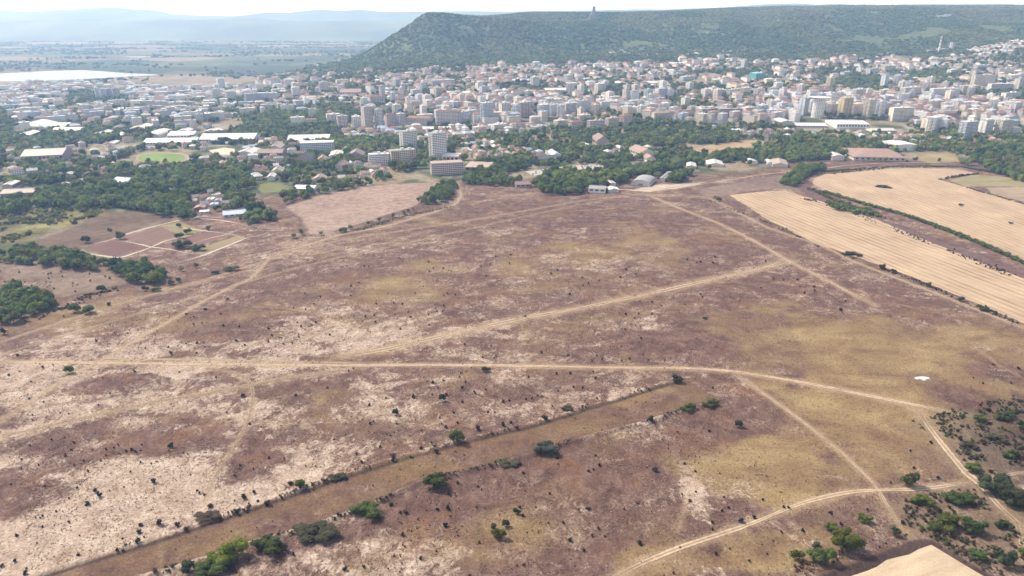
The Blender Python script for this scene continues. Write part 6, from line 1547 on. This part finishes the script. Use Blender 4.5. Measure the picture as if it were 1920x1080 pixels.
TH = [(1590, 1035, 66, 46, 'bright', 'largest bright yellow green bush beside the dark ploughed corner'), (1497, 1052, 24, 24, 'lime', 'small lime bush left of the ploughed corner with dark shadow'), (1541, 1056, 48, 40, 'green', 'dull green bush between the lime bush and big bright bush'),
      (1530, 1027, 18, 14, 'grey', 'small greyish bush just above the dull green bush'), (1563, 998, 32, 17, 'green', 'low green bush above the big bright bush'), (1622, 980, 28, 20, 'lime', 'low lime green shrub under the curving track'),
      (1678, 1006, 18, 20, 'dark', 'dark slim bush beside the end of the branch track'), (1734, 950, 38, 20, 'lime', 'lime patch of shrubs under the lone tree'), (1800, 945, 54, 25, 'green', 'low dull green shrubs left of the wide bare track'),
      (1778, 1000, 62, 32, 'lime', 'bright green shrub in the scrub right of branch track'), (1826, 1000, 46, 36, 'green', 'rounder dark green bush beside the bright shrub'), (1886, 995, 30, 20, 'green', 'low green shrub right beside the bare track'),
      (1835, 1048, 36, 20, 'green', 'low green bush above the right field border'), (1868, 1040, 24, 24, 'scrub', 'olive bush left of the dark corner bush'), (1888, 1064, 36, 42, 'dark', 'tall dark bush at the lower right edge'), (1916, 1042, 14, 18, 'bright', 'bright bush cut by the right edge'),
      (1706, 912, 32, 36, 'green', 'lone green tree like bush standing on the curving track edge'), (1829, 888, 36, 20, 'green', 'low green bush right of the wide bare track bend'), (1897, 862, 28, 22, 'green', 'round green bush in the right hand scrub'), (1820, 842, 30, 16, 'scrub', 'olive grey low bush above the bare track'),
      (1872, 830, 34, 22, 'scrub', 'broad olive brown bush in the right scrub'), (1840, 792, 28, 15, 'green', 'low green bush at the end of main track'), (1884, 787, 40, 17, 'green', 'wide green bush far up the right scrub'), (1915, 810, 22, 24, 'green', 'green bush cut by right edge in the upper scrub'),
      (1866, 925, 62, 42, 'dark', 'dark wide thicket beside the track junction'), (1905, 950, 60, 52, 'dark', 'dark thicket at right edge below the junction thicket'), (1846, 912, 26, 22, 'dark', 'small dark bush left of the junction thicket'),
      (857, 832, 27, 32, 'green', 'tall dark green bush standing on the far bank'), (1025, 852, 52, 32, 'grey', 'wide grey green thicket on the near bank'), (818, 917, 52, 30, 'olive', 'round olive green thicket on the near bank'),
      (685, 972, 56, 24, 'green', 'low broad green thicket left of the olive one'), (953, 873, 44, 14, 'scrub', 'flat greyish scrub patch along the near bank'), (1066, 770, 28, 9, 'scrub', 'flat olive scrub on the far bank'),
      (424, 1062, 74, 44, 'bright', 'largest bright green thicket at lower left bank'), (390, 1078, 62, 26, 'green', 'green thicket below the largest lower left thicket'), (498, 1042, 58, 34, 'green', 'dull green thicket right of the largest one'),
      (528, 1035, 24, 26, 'dark', 'dark bush at the right end of lower left thickets'), (590, 1010, 84, 32, 'scrub', 'long low olive scrub mound on the near bank'), (350, 1075, 26, 26, 'dark', 'dark bush left of the lower left thicket'), (428, 1075, 24, 16, 'brown', 'brownish bush under the lower left thicket'),
      (562, 918, 20, 18, 'bright', 'small bright green bush on the far bank'), (630, 902, 34, 16, 'scrub', 'grey green scrub clump on the far bank'), (383, 978, 50, 16, 'brown', 'low brownish scrub on the far bank'),
      (935, 1010, 28, 26, 'lime', 'yellow green bush in the rusty grass'), (948, 990, 16, 15, 'olive', 'small olive bush above the yellow green bush'), (925, 992, 12, 12, 'dark', 'small dark bush left of the yellow green bush'), (970, 965, 14, 14, 'green', 'green bush near two thorn bushes on the slope'),
      (1268, 718, 22, 15, 'dark', 'dark round bush at the far end of the bank'), (1292, 772, 32, 13, 'green', 'low green bush at the near bank end'), (1334, 765, 32, 15, 'green', 'green bush at the upper end of the near bank'), (1385, 803, 16, 15, 'dark', 'black spiky bush in the ochre grass'),
      (912, 698, 15, 12, 'dark', 'dark bush below the middle of the main track'), (829, 754, 14, 15, 'dark', 'dark tall bush amid pale streaks'), (741, 780, 13, 13, 'dark', 'dark bush with a smaller one behind in purple weeds'), (1022, 787, 11, 10, 'dark', 'dark bush perched on the far bank'),
      (127, 702, 19, 15, 'green', 'round green bush below the track crossing at left'), (137, 588, 24, 16, 'green', 'left one of two round bushes by the left wood'), (165, 588, 24, 16, 'green', 'right one of two round bushes by the left wood'),
      (432, 508, 27, 11, 'green', 'flat green bush in the straw west of the track'), (402, 515, 16, 6, 'dark', 'flat dark bush left of the flat green bush'), (273, 546, 13, 11, 'dark', 'round bush left end of a small row in straw'), (291, 547, 18, 8, 'green', 'low oblong bush right of the round row bush'),
      (319, 534, 14, 9, 'dark', 'left bush of the pair below the plot grid'), (334, 530, 10, 9, 'dark', 'right bush of the pair below the plot grid'), (7, 628, 12, 16, 'dark', 'dark upright bush at the left picture edge'), (188, 548, 17, 12, 'green', 'green bush at the tip of the hedge'),
      (1323, 599, 9, 6, 'dark', 'dark lone bush in the smooth tan grass'), (1655, 505, 13, 10, 'dark', 'dark round bush on the lower stubble edge'), (1675, 512, 10, 8, 'dark', 'smaller dark bush right beside it on stubble edge'), (1741, 538, 12, 9, 'dark', 'dark bush halfway along the lower stubble edge'),
      (1802, 566, 14, 10, 'dark', 'dark twin bush lower on the stubble edge'), (1841, 583, 17, 11, 'green', 'green bush lowest on the stubble edge'), (1600, 480, 34, 8, 'brown', 'long brown scrub strip on the stubble edge'), (1348, 378, 11, 8, 'dark', 'dark bush at the top corner of the stubble edge'),
      (1803, 387, 8, 6, 'dark', 'single dark bush standing in the upper stubble'), (1895, 420, 9, 4, 'dark', 'flat dark weeds in the upper stubble at right'), (1660, 352, 32, 5, 'brown', 'oval dark weed patch in the upper stubble'),
      (339, 466, 34, 20, 'dark', 'dark thick bush inside the plot grid'), (369, 470, 28, 15, 'dark', 'right hand dark bush inside the plot grid'), (352, 462, 14, 10, 'dark', 'small bush between two dark plot bushes'), (335, 448, 17, 12, 'green', 'bush beside the path in mid plot grid'), (351, 439, 14, 11, 'green', 'smaller bush in the upper plot grid'),
      (390, 432, 10, 9, 'dark', 'lone bush between the upper plots'), (223, 449, 20, 15, 'green', 'round grey green bush at the left plot corner'), (159, 457, 18, 14, 'dark', 'dark bush outside the left plot corner'), (206, 435, 10, 8, 'dark', 'dark bush in the brown field'),
      (334, 427, 10, 8, 'dark', 'bush at the upper left plot path')]
for t in TH:
    thicket(*t, hi=t[2] > 26)
# scrub on the right, weeds along the banks
SC = wpoly([(1700, 785), (1800, 765), (1925, 735), (1925, 1085), (1870, 1080), (1745, 1005), (1700, 990), (1690, 935), (1838, 912), (1780, 840)])
sx_ = nrg.uniform(min(p[0] for p in SC), max(p[0] for p in SC), 4200); sy_ = nrg.uniform(min(p[1] for p in SC), max(p[1] for p in SC), 4200)
ok = inside(sx_, sy_, SC) & (fbm(sx_ / 16, sy_ / 16, 15, 3) > .47) & (dline(sx_, sy_, [ground(*q)[:2] for q in TRACKS['east'][0]]) > 4)
sx_, sy_ = sx_[ok], sy_[ok]
T_SCRUB = [template(BUSH[i % 6], c) for i, c in enumerate([LEAFY['scrub'], LEAFY['brown'], LEAFY['grey'], LEAFY['green'], LEAFY['brown'], (0.12, 0.10, 0.06)])]
scatter('undergrowth', 'low mixed scrub beside the wide bare track', np.stack([sx_, sy_, terrain(sx_, sy_)], -1), nrg.uniform(.7, 2.6, len(sx_)) ** 1.15, T_SCRUB, 6, .7)
bp, bs = [], []
for L, off, n, smx in ((PA, -.4, 950, 1.7), (PB, 0, 900, 1.9)):
    for k in range(n):
        i = rng.randrange(len(L) - 1); t = rng.random()
        x = L[i][0] * (1 - t) + L[i + 1][0] * t + rng.gauss(0, 1.2); y = L[i][1] * (1 - t) + L[i + 1][1] * t + rng.gauss(off, 1.3)
        if float(vnoise(x / 14, y / 14, 19)) < .5: continue
        bp.append((x, y, float(terrain(x, y)) - .05)); bs.append(.35 + smx * rng.random() ** 3)
for pts, n, wdt, smx in (([(1330, 376), (1440, 418), (1520, 456), (1600, 485), (1700, 520), (1800, 560), (1925, 612)], 500, 2.0, 2.6), ([(1505, 372), (1550, 382), (1640, 416), (1740, 455), (1850, 498), (1930, 530)], 420, 3, 2.6), ([(1560, 364), (1700, 406), (1840, 460), (1930, 498)], 300, 1.6, 3.2),
                         ([(1512, 330), (1600, 322), (1700, 313), (1800, 313), (1860, 324)], 260, 2.5, 3.2), ([(1762, 337), (1800, 330), (1835, 326)], 150, 1.5, 4), ([(1812, 352), (1865, 367), (1930, 386)], 160, 1.2, 2.5),
                         ([(1750, 1003), (1800, 1035), (1870, 1070)], 120, 2, 1.8), ([(1420, 1080), (1500, 1066), (1600, 1032), (1690, 1002)], 220, 1.6, 1.8), ([(40, 618), (110, 580), (190, 548), (280, 520)], 220, 4, 3)):
    L = [ground(*q)[:2] for q in pts]
    for k in range(n):
        i = rng.randrange(len(L) - 1); t = rng.random()
        x = L[i][0] * (1 - t) + L[i + 1][0] * t + rng.gauss(0, wdt); y = L[i][1] * (1 - t) + L[i + 1][1] * t + rng.gauss(0, wdt)
        if float(vnoise(x / 20, y / 20, 29)) < .35: continue
        bp.append((x, y, float(terrain(x, y)) - .05)); bs.append(rng.uniform(.6, smx))
scatter('undergrowth', 'dry brown weeds along banks and field edges', np.array(bp), np.array(bs), T_SCRUB + [template(BUSH[i % 6], c) for i, c in enumerate([(0.13, 0.09, 0.06), (0.10, 0.065, 0.04), (0.16, 0.12, 0.08), (0.07, 0.05, 0.03)])], 8, .75)

# ------------------------------------------------------------------ woods and trees
WOODS = [('the wood left of the plot grid', [(0, 378), (60, 366), (130, 350), (230, 330), (300, 318), (400, 314), (470, 324), (485, 348), (440, 366), (360, 376), (350, 398), (368, 412), (325, 408), (215, 389), (150, 396), (90, 389), (0, 408)], 52, (8, 13), GREENS),
         ('the tree belt below the brown field', [(0, 478), (60, 466), (120, 474), (160, 490), (205, 495), (255, 497), (308, 514), (300, 532), (250, 532), (205, 510), (150, 506), (100, 500), (0, 492)], 34, (6, 11), GREENS + [OLIVES[2]]),
         ('the wood at the left edge', [(-20, 556), (30, 545), (85, 552), (108, 575), (70, 592), (25, 608), (-20, 612)], 28, (5.5, 10.5), GREENS + [OLIVES[2]]),
         ('the huts above the plot grid', [(430, 362), (480, 372), (500, 398), (520, 412), (500, 425), (455, 420), (440, 408), (400, 400), (420, 380)], 70, (7, 11), GREENS),
         ('the garden cottages', [(530, 340), (600, 335), (660, 322), (720, 325), (740, 338), (700, 346), (600, 366), (540, 385), (520, 372), (560, 352)], 80, (7, 11), GREENS),
         ('the dense clump below the unfinished brick block', [(778, 382), (800, 368), (822, 352), (848, 344), (858, 352), (845, 372), (815, 384)], 40, (8, 12), GREENS[:3]),
         ('the unfinished brick block', [(862, 345), (890, 325), (935, 322), (960, 338), (1015, 346), (965, 352)], 55, (7, 11), GREENS),
         ('the vaulted hangar', [(1000, 350), (1020, 330), (1110, 318), (1180, 318), (1250, 312), (1300, 328), (1265, 345), (1240, 336), (1180, 328), (1175, 346), (1130, 354), (1070, 366), (1025, 366)], 42, (8, 13), GREENS),
         ('the parking yard', [(870, 318), (930, 290), (980, 300), (1040, 296), (1140, 288), (1185, 300), (1180, 316), (1135, 308), (1100, 308), (1000, 314), (960, 326), (900, 326)], 48, (6, 10), GREENS),
         ('the dark plantation', [(1265, 308), (1300, 300), (1400, 285), (1560, 272), (1640, 268), (1660, 280), (1560, 298), (1480, 305), (1440, 308), (1380, 303), (1320, 312)], 40, (8, 12), GREENS[:3]),
         ('the curved dark track', [(1458, 350), (1470, 338), (1500, 318), (1540, 310), (1548, 318), (1512, 330), (1496, 350)], 30, (7, 10), GREENS),
         ('the lower stubble field', [(1548, 382), (1575, 382), (1640, 400), (1650, 408), (1600, 402), (1560, 392)], 16, (4.5, 6.5), GREENS + [OLIVES[2]]),
         ('the olive meadow at right', [(1790, 295), (1850, 285), (1930, 285), (1930, 345), (1880, 330), (1800, 308)], 50, (8, 12), GREENS[:3]),
         ('the ridge wood', [(880, 290), (960, 262), (1100, 274), (1180, 258), (1260, 235), (1400, 232), (1500, 243), (1660, 256), (1780, 266), (1930, 262), (1930, 285), (1800, 285), (1600, 268), (1400, 262), (1280, 275), (1150, 290), (1000, 296)], 78, (6, 10.5), GREENS + [OLIVES[2]]),
         ('the stadium', [(205, 300), (225, 320), (300, 314), (370, 310), (380, 302), (470, 312), (560, 300), (590, 305), (600, 318), (480, 330), (350, 318), (250, 326), (150, 342), (20, 352), (0, 340), (100, 322)], 60, (8, 13), GREENS),
         ('the office block', [(540, 300), (620, 292), (690, 290), (690, 306), (600, 312), (540, 312)], 80, (8, 12), GREENS)]
cand = []
for nm, poly, area, (h0, h1), cols in WOODS:
    W_ = wpoly(poly)
    x0, x1 = min(p[0] for p in W_), max(p[0] for p in W_); y0, y1 = min(p[1] for p in W_), max(p[1] for p in W_)
    n = int((x1 - x0) * (y1 - y0) / area)
    q = nrg.uniform(0, 1, (n, 2)); x = x0 + q[:, 0] * (x1 - x0); y = y0 + q[:, 1] * (y1 - y0)
    ok = inside(x, y, W_) & ~occupied(x, y)
    if nm in ('the ridge wood', 'the stadium', 'the parking yard', 'the olive meadow at right'): ok &= fbm(x / 55, y / 55, 312, 3) > .44
    for a, b_ in zip(x[ok], y[ok]):
        cand.append((nm, a, b_, rng.uniform(h0, h1) * rng.triangular(.55, 1.35, .95) * (0.8 + .4 * float(vnoise(a / 25, b_ / 25, 4))), rng.choice(cols)))
# single trees that stand apart in the photograph
for px, py, h, nm in [(565, 440, 7, 'the plot grid'), (470, 425, 8, 'the plot grid'), (552, 446, 6, 'the plot grid'), (603, 441, 5, 'the pale pasture'), (640, 436, 6, 'the pale pasture'), (647, 434, 5.5, 'the pale pasture'), (657, 430, 5.5, 'the pale pasture'), (690, 422, 5.5, 'the pale pasture'), (712, 416, 6, 'the pale pasture'), (737, 407, 5, 'the pale pasture'), (757, 402, 5, 'the pale pasture'),
                      (766, 398, 4, 'the pale pasture'), (775, 394, 4, 'the pale pasture'), (250, 522, 6, 'the plot grid'), (340, 508, 5, 'the plot grid'), (368, 502, 5, 'the plot grid'), (290, 512, 6, 'the plot grid'), (1340, 372, 4, 'the stubble corner'), (1090, 362, 6, 'the ruined long shed'), (1103, 365, 4, 'the ruined long shed'), (1405, 310, 9, 'the sheds beyond the stubble'), (1330, 318, 8, 'the sheds beyond the stubble'), (1265, 325, 8, 'the sheds beyond the stubble'),
                      (1395, 306, 10, 'the sheds beyond the stubble'), (1760, 304, 7, 'the olive meadow at right'), (1715, 302, 8, 'the red hip roofed hall'), (1690, 300, 9, 'the red hip roofed hall'), (1660, 304, 9, 'the red hip roofed hall'), (1645, 305, 8, 'the red hip roofed hall'), (1630, 298, 8, 'the red hip roofed hall'), (1900, 338, 6, 'the grey paddock')]:
    x, y, _ = ground(px, py)
    cand.append((nm, x, y, h, rng.choice(GREENS)))
cand.sort(key=lambda c: slant(c[1], c[2]) / c[3])
WMARK = {}
hp, hs = [], []
for pts, n, wdt, lo, hi in (([(1545, 360), (1620, 383), (1700, 405), (1770, 430), (1840, 458), (1930, 498)], 1200, 1.7, 1.6, 4.4), ([(1512, 328), (1545, 322), (1600, 318), (1700, 311), (1800, 313), (1862, 322)], 700, 2.2, 1.2, 3.2), ([(1515, 352), (1560, 374), (1660, 410)], 260, 3, 1.2, 3.0), ([(670, 432), (760, 405), (845, 388)], 200, 3, 1, 2.4)):
    L = [ground(*q)[:2] for q in pts]
    for k in range(n):
        i = rng.randrange(len(L) - 1); t = rng.random()
        x = L[i][0] * (1 - t) + L[i + 1][0] * t + rng.gauss(0, wdt); y = L[i][1] * (1 - t) + L[i + 1][1] * t + rng.gauss(0, wdt)
        hp.append((x, y, float(terrain(x, y)) - .05)); hs.append(rng.uniform(lo, hi))
T_HEDGE = [template(BUSH[i % 6], c) for i, c in enumerate([GREENS[0], GREENS[2], GREENS[1], OLIVES[2]])]
scatter('hedge', 'low green hedge along the dark curved track', np.array(hp), np.array(hs), T_HEDGE, 21, .8)
WOOD_MARKS = [(30, 380, 'the long flats at left'), (150, 345, 'the short white shed in the wood'), (233, 345, 'the pale blue roofed hall'), (120, 380, 'the overgrown orchard'), (300, 392, 'the upper corner of the brown field'), (385, 385, 'the plot huts'), (434, 402, 'the long grey shed'), (520, 410, 'the green garden field'), (470, 335, 'the garden road bend'), (350, 330, 'the stadium side of the wood'),
              (30, 475, 'the left end of the tree belt'), (120, 478, 'the brown field edge'), (205, 497, 'the left plot corner'), (290, 522, 'the right end of the tree belt'), (70, 500, 'the shrubby clearing'), (10, 590, 'the left edge of the picture'), (90, 560, 'the tip of the left edge wood'), (800, 375, 'the winding track bend'), (848, 350, 'the unfinished brick block'), (930, 335, 'the unfinished deck'), (1050, 350, 'the dark long shed'),
              (1122, 358, 'the shed with square windows'), (1211, 340, 'the vaulted hangar'), (1270, 338, 'the low grey hall'), (1060, 312, 'the parking yard'), (1480, 345, 'the tip of the stubble field'), (1530, 318, 'the curved dark track'), (1600, 395, 'the hedge between stubble fields'), (1655, 300, 'the red hip roofed hall'), (1720, 295, 'the olive meadow'), (1400, 300, 'the pale sheds'), (1850, 320, 'the pasture wedge'), (650, 430, 'the pale pasture edge'), (560, 440, 'the outer plot path'), (755, 402, 'the green strip by the pasture'), (345, 505, 'the lower plot corner'), (700, 335, 'the cottage gardens')]
SPECIES = ['dense green tree', 'light green spreading tree', 'dark round tree', 'pale leaved tree', 'mid green tree']
rest_p, rest_s = [], []
for i, (nm, x, y, h, col) in enumerate(cand):
    z = float(terrain(x, y))
    wd = h * rng.uniform(.75, 1.1)
    if i < 300:
        t = empty('tree', (x, y, z), rng.uniform(0, 6.28), (wd, wd, h))
        obj('crown', CROWN_MID[rng.randrange(6)], t, col); obj('trunk', TRUNK[i % 3], t)
        tag(t, cat='tree')
        sp = SPECIES[GREENS.index(col)] if col in GREENS else 'olive green tree'
        px, py = to_px(x, y, z)
        named_later(t, sp, px, py, WOOD_MARKS); t['group'] = f'{sp}s of {nm}'
    else:
        rest_p.append((x, y, z)); rest_s.append((wd, wd, h))
scatter('woodland', 'trees of the farther woods between heath and city', rest_p, rest_s, T_MID, 12)
# trees all through the city, the belts and parks, the orchard and the plain
tp, ts = [], []
N = 75000
x = nrg.uniform(-1900, 2600, N); y = nrg.uniform(1000, 3150, N)
dens = fbm(x / 130, y / 130, 171, 4)
edge_ = np.interp(x / y, [-.9, -.6, -.45, -.3, -.12, -.08, 0.05, 0.2, .35, .42, .9], [700, 760, 980, 980, 1120, 1180, 1150, 1180, 1200, 1220, 1220])
belt = np.clip((1420 - y) / 200, 0, 1) * .10
ok = (np.abs(x) < .8 * y) & (y > edge_) & (dens > .42 - .12 * sm(1600, 1800, y) - belt + .05 * sm(1500, 2400, y) + .05 * sm(-150, -350, x) * sm(1750, 1450, y) - .05 * sm(-250, -50, x) * sm(1600, 1450, y) - .06 * sm(-200, -700, x) * sm(1500, 1800, y)) & ~((x < -700) & (y > 2350)) & (nrg.uniform(0, 1, N) < .75)
NOGO = [wpoly(ellipse_px(306, 296, 62, 14)), wpoly([(1490, 250), (1700, 252), (1700, 226), (1490, 228)]), wpoly([(985, 324), (1140, 319), (1132, 308), (1000, 314)]), wpoly([(1268, 289), (1330, 273), (1420, 261), (1445, 268), (1400, 278), (1330, 288)]), wpoly([(1600, 312), (1720, 306), (1720, 288), (1600, 290)]), wpoly([(380, 295), (450, 295), (450, 272), (380, 274)])]
for q in NOGO: ok &= ~inside(x, y, q)
ok &= ~occupied(x, y)
x, y = x[ok], y[ok]
hh = nrg.uniform(6, 14, len(x))
P = np.stack([x, y, terrain(x, y) - .2], -1); s3 = np.stack([hh * nrg.uniform(.8, 1.25, len(x)), hh * nrg.uniform(.8, 1.2, len(x)), hh], -1)
TREE_XY = np.stack([x, y], -1)
scatter('city_trees', 'trees between the houses and blocks of the city', P, s3, T_LOW, 13)
for pts, n, lo, hi in (([(480, 240), (500, 215), (560, 200), (650, 195), (670, 215), (640, 235), (560, 245)], 1100, 8, 14), ([(0, 262), (60, 236), (170, 232), (230, 246), (220, 262), (100, 285), (0, 300)], 500, 7, 12), ([(1600, 150), (1680, 138), (1780, 146), (1790, 158), (1620, 162)], 420, 9, 15),
                       ([(1500, 160), (1560, 145), (1600, 150), (1590, 165), (1510, 168)], 200, 9, 14), ([(960, 165), (1080, 160), (1130, 150), (1170, 152), (1160, 162), (1080, 172), (960, 178)], 420, 9, 14), ([(560, 290), (640, 250), (760, 245), (760, 268), (650, 292)], 500, 8, 13), ([(600, 140), (700, 133), (820, 127), (1000, 122), (1180, 115), (1300, 110), (1500, 108), (1640, 112), (1660, 104), (1500, 105), (1300, 99), (1160, 100), (960, 105), (860, 110), (700, 120), (600, 127)], 3600, 8, 14), ([(360, 260), (480, 240), (540, 250), (420, 275)], 250, 7, 12)):
    W_ = wpoly(pts); x0, x1 = min(p[0] for p in W_), max(p[0] for p in W_); y0, y1 = min(p[1] for p in W_), max(p[1] for p in W_)
    xx = nrg.uniform(x0, x1, n * 4); yy_ = nrg.uniform(y0, y1, n * 4); k = inside(xx, yy_, W_); k &= ~occupied(xx, yy_); xx, yy_ = xx[k][:n], yy_[k][:n]
    hh = nrg.uniform(lo, hi, len(xx))
    tp.append(np.stack([xx, yy_, terrain(xx, yy_) - .2], -1)); ts.append(np.stack([hh, hh * .95, hh], -1))
scatter('park_trees', 'dense dark parks inside the city', np.concatenate(tp), np.concatenate(ts), T_LOW[:5], 14)
W_ = wpoly([(0, 404), (100, 390), (205, 388), (190, 402), (120, 428), (60, 447), (0, 458)])
xx = nrg.uniform(-1100, -400, 14000); yy_ = nrg.uniform(600, 1000, 14000); k = inside(xx, yy_, W_) & (fbm(xx / 20, yy_ / 20, 9, 3) > .42); xx, yy_ = xx[k], yy_[k]
hh = nrg.uniform(1.8, 4.2, len(xx))
T_OL = [template(CROWN_LOW[i % 4], c) for i, c in enumerate(OLIVES + [GREENS[3], (0.12, 0.125, 0.035)])]
scatter('orchard', 'overgrown olive coloured orchard left of the brown field', np.stack([xx, yy_, terrain(xx, yy_) - .1], -1), np.stack([hh * 1.3, hh * 1.3, hh], -1), T_OL, 15)
W_ = wpoly([(0, 500), (60, 492), (200, 512), (235, 535), (110, 555), (0, 530)])
xx = nrg.uniform(-700, -300, 900); yy_ = nrg.uniform(480, 800, 900); k = inside(xx, yy_, W_); xx, yy_ = xx[k], yy_[k]
scatter('undergrowth', 'dark shrubs in the clearing between the left woods', np.stack([xx, yy_, terrain(xx, yy_)], -1), nrg.uniform(.8, 2.6, len(xx)), T_SCRUB + T_WEED, 17, .8)
# hedgerows and copses of the plain
N = 16000
x = nrg.uniform(-5200, 400, N); y = nrg.uniform(2350, 7500, N)
ok = (np.abs(x) < .8 * y) & (fbm(x / 260, y / 180, 191, 4) > .565) & ((x < -650) | (y > 5400)) & ~inside(x, y, wpoly([(-300, 156), (0, 156), (120, 153), (310, 142), (240, 136), (150, 129.5), (0, 135), (-300, 137)]))
x, y = x[ok], y[ok]
hh = nrg.uniform(6, 13, len(x))
scatter('copses', 'hedgerows and copses of the far plain', np.stack([x, y, terrain(x, y) - .2], -1), np.stack([hh * 2.2, hh * 1.3, hh], -1), T_LOW, 16)
resolve_labels()
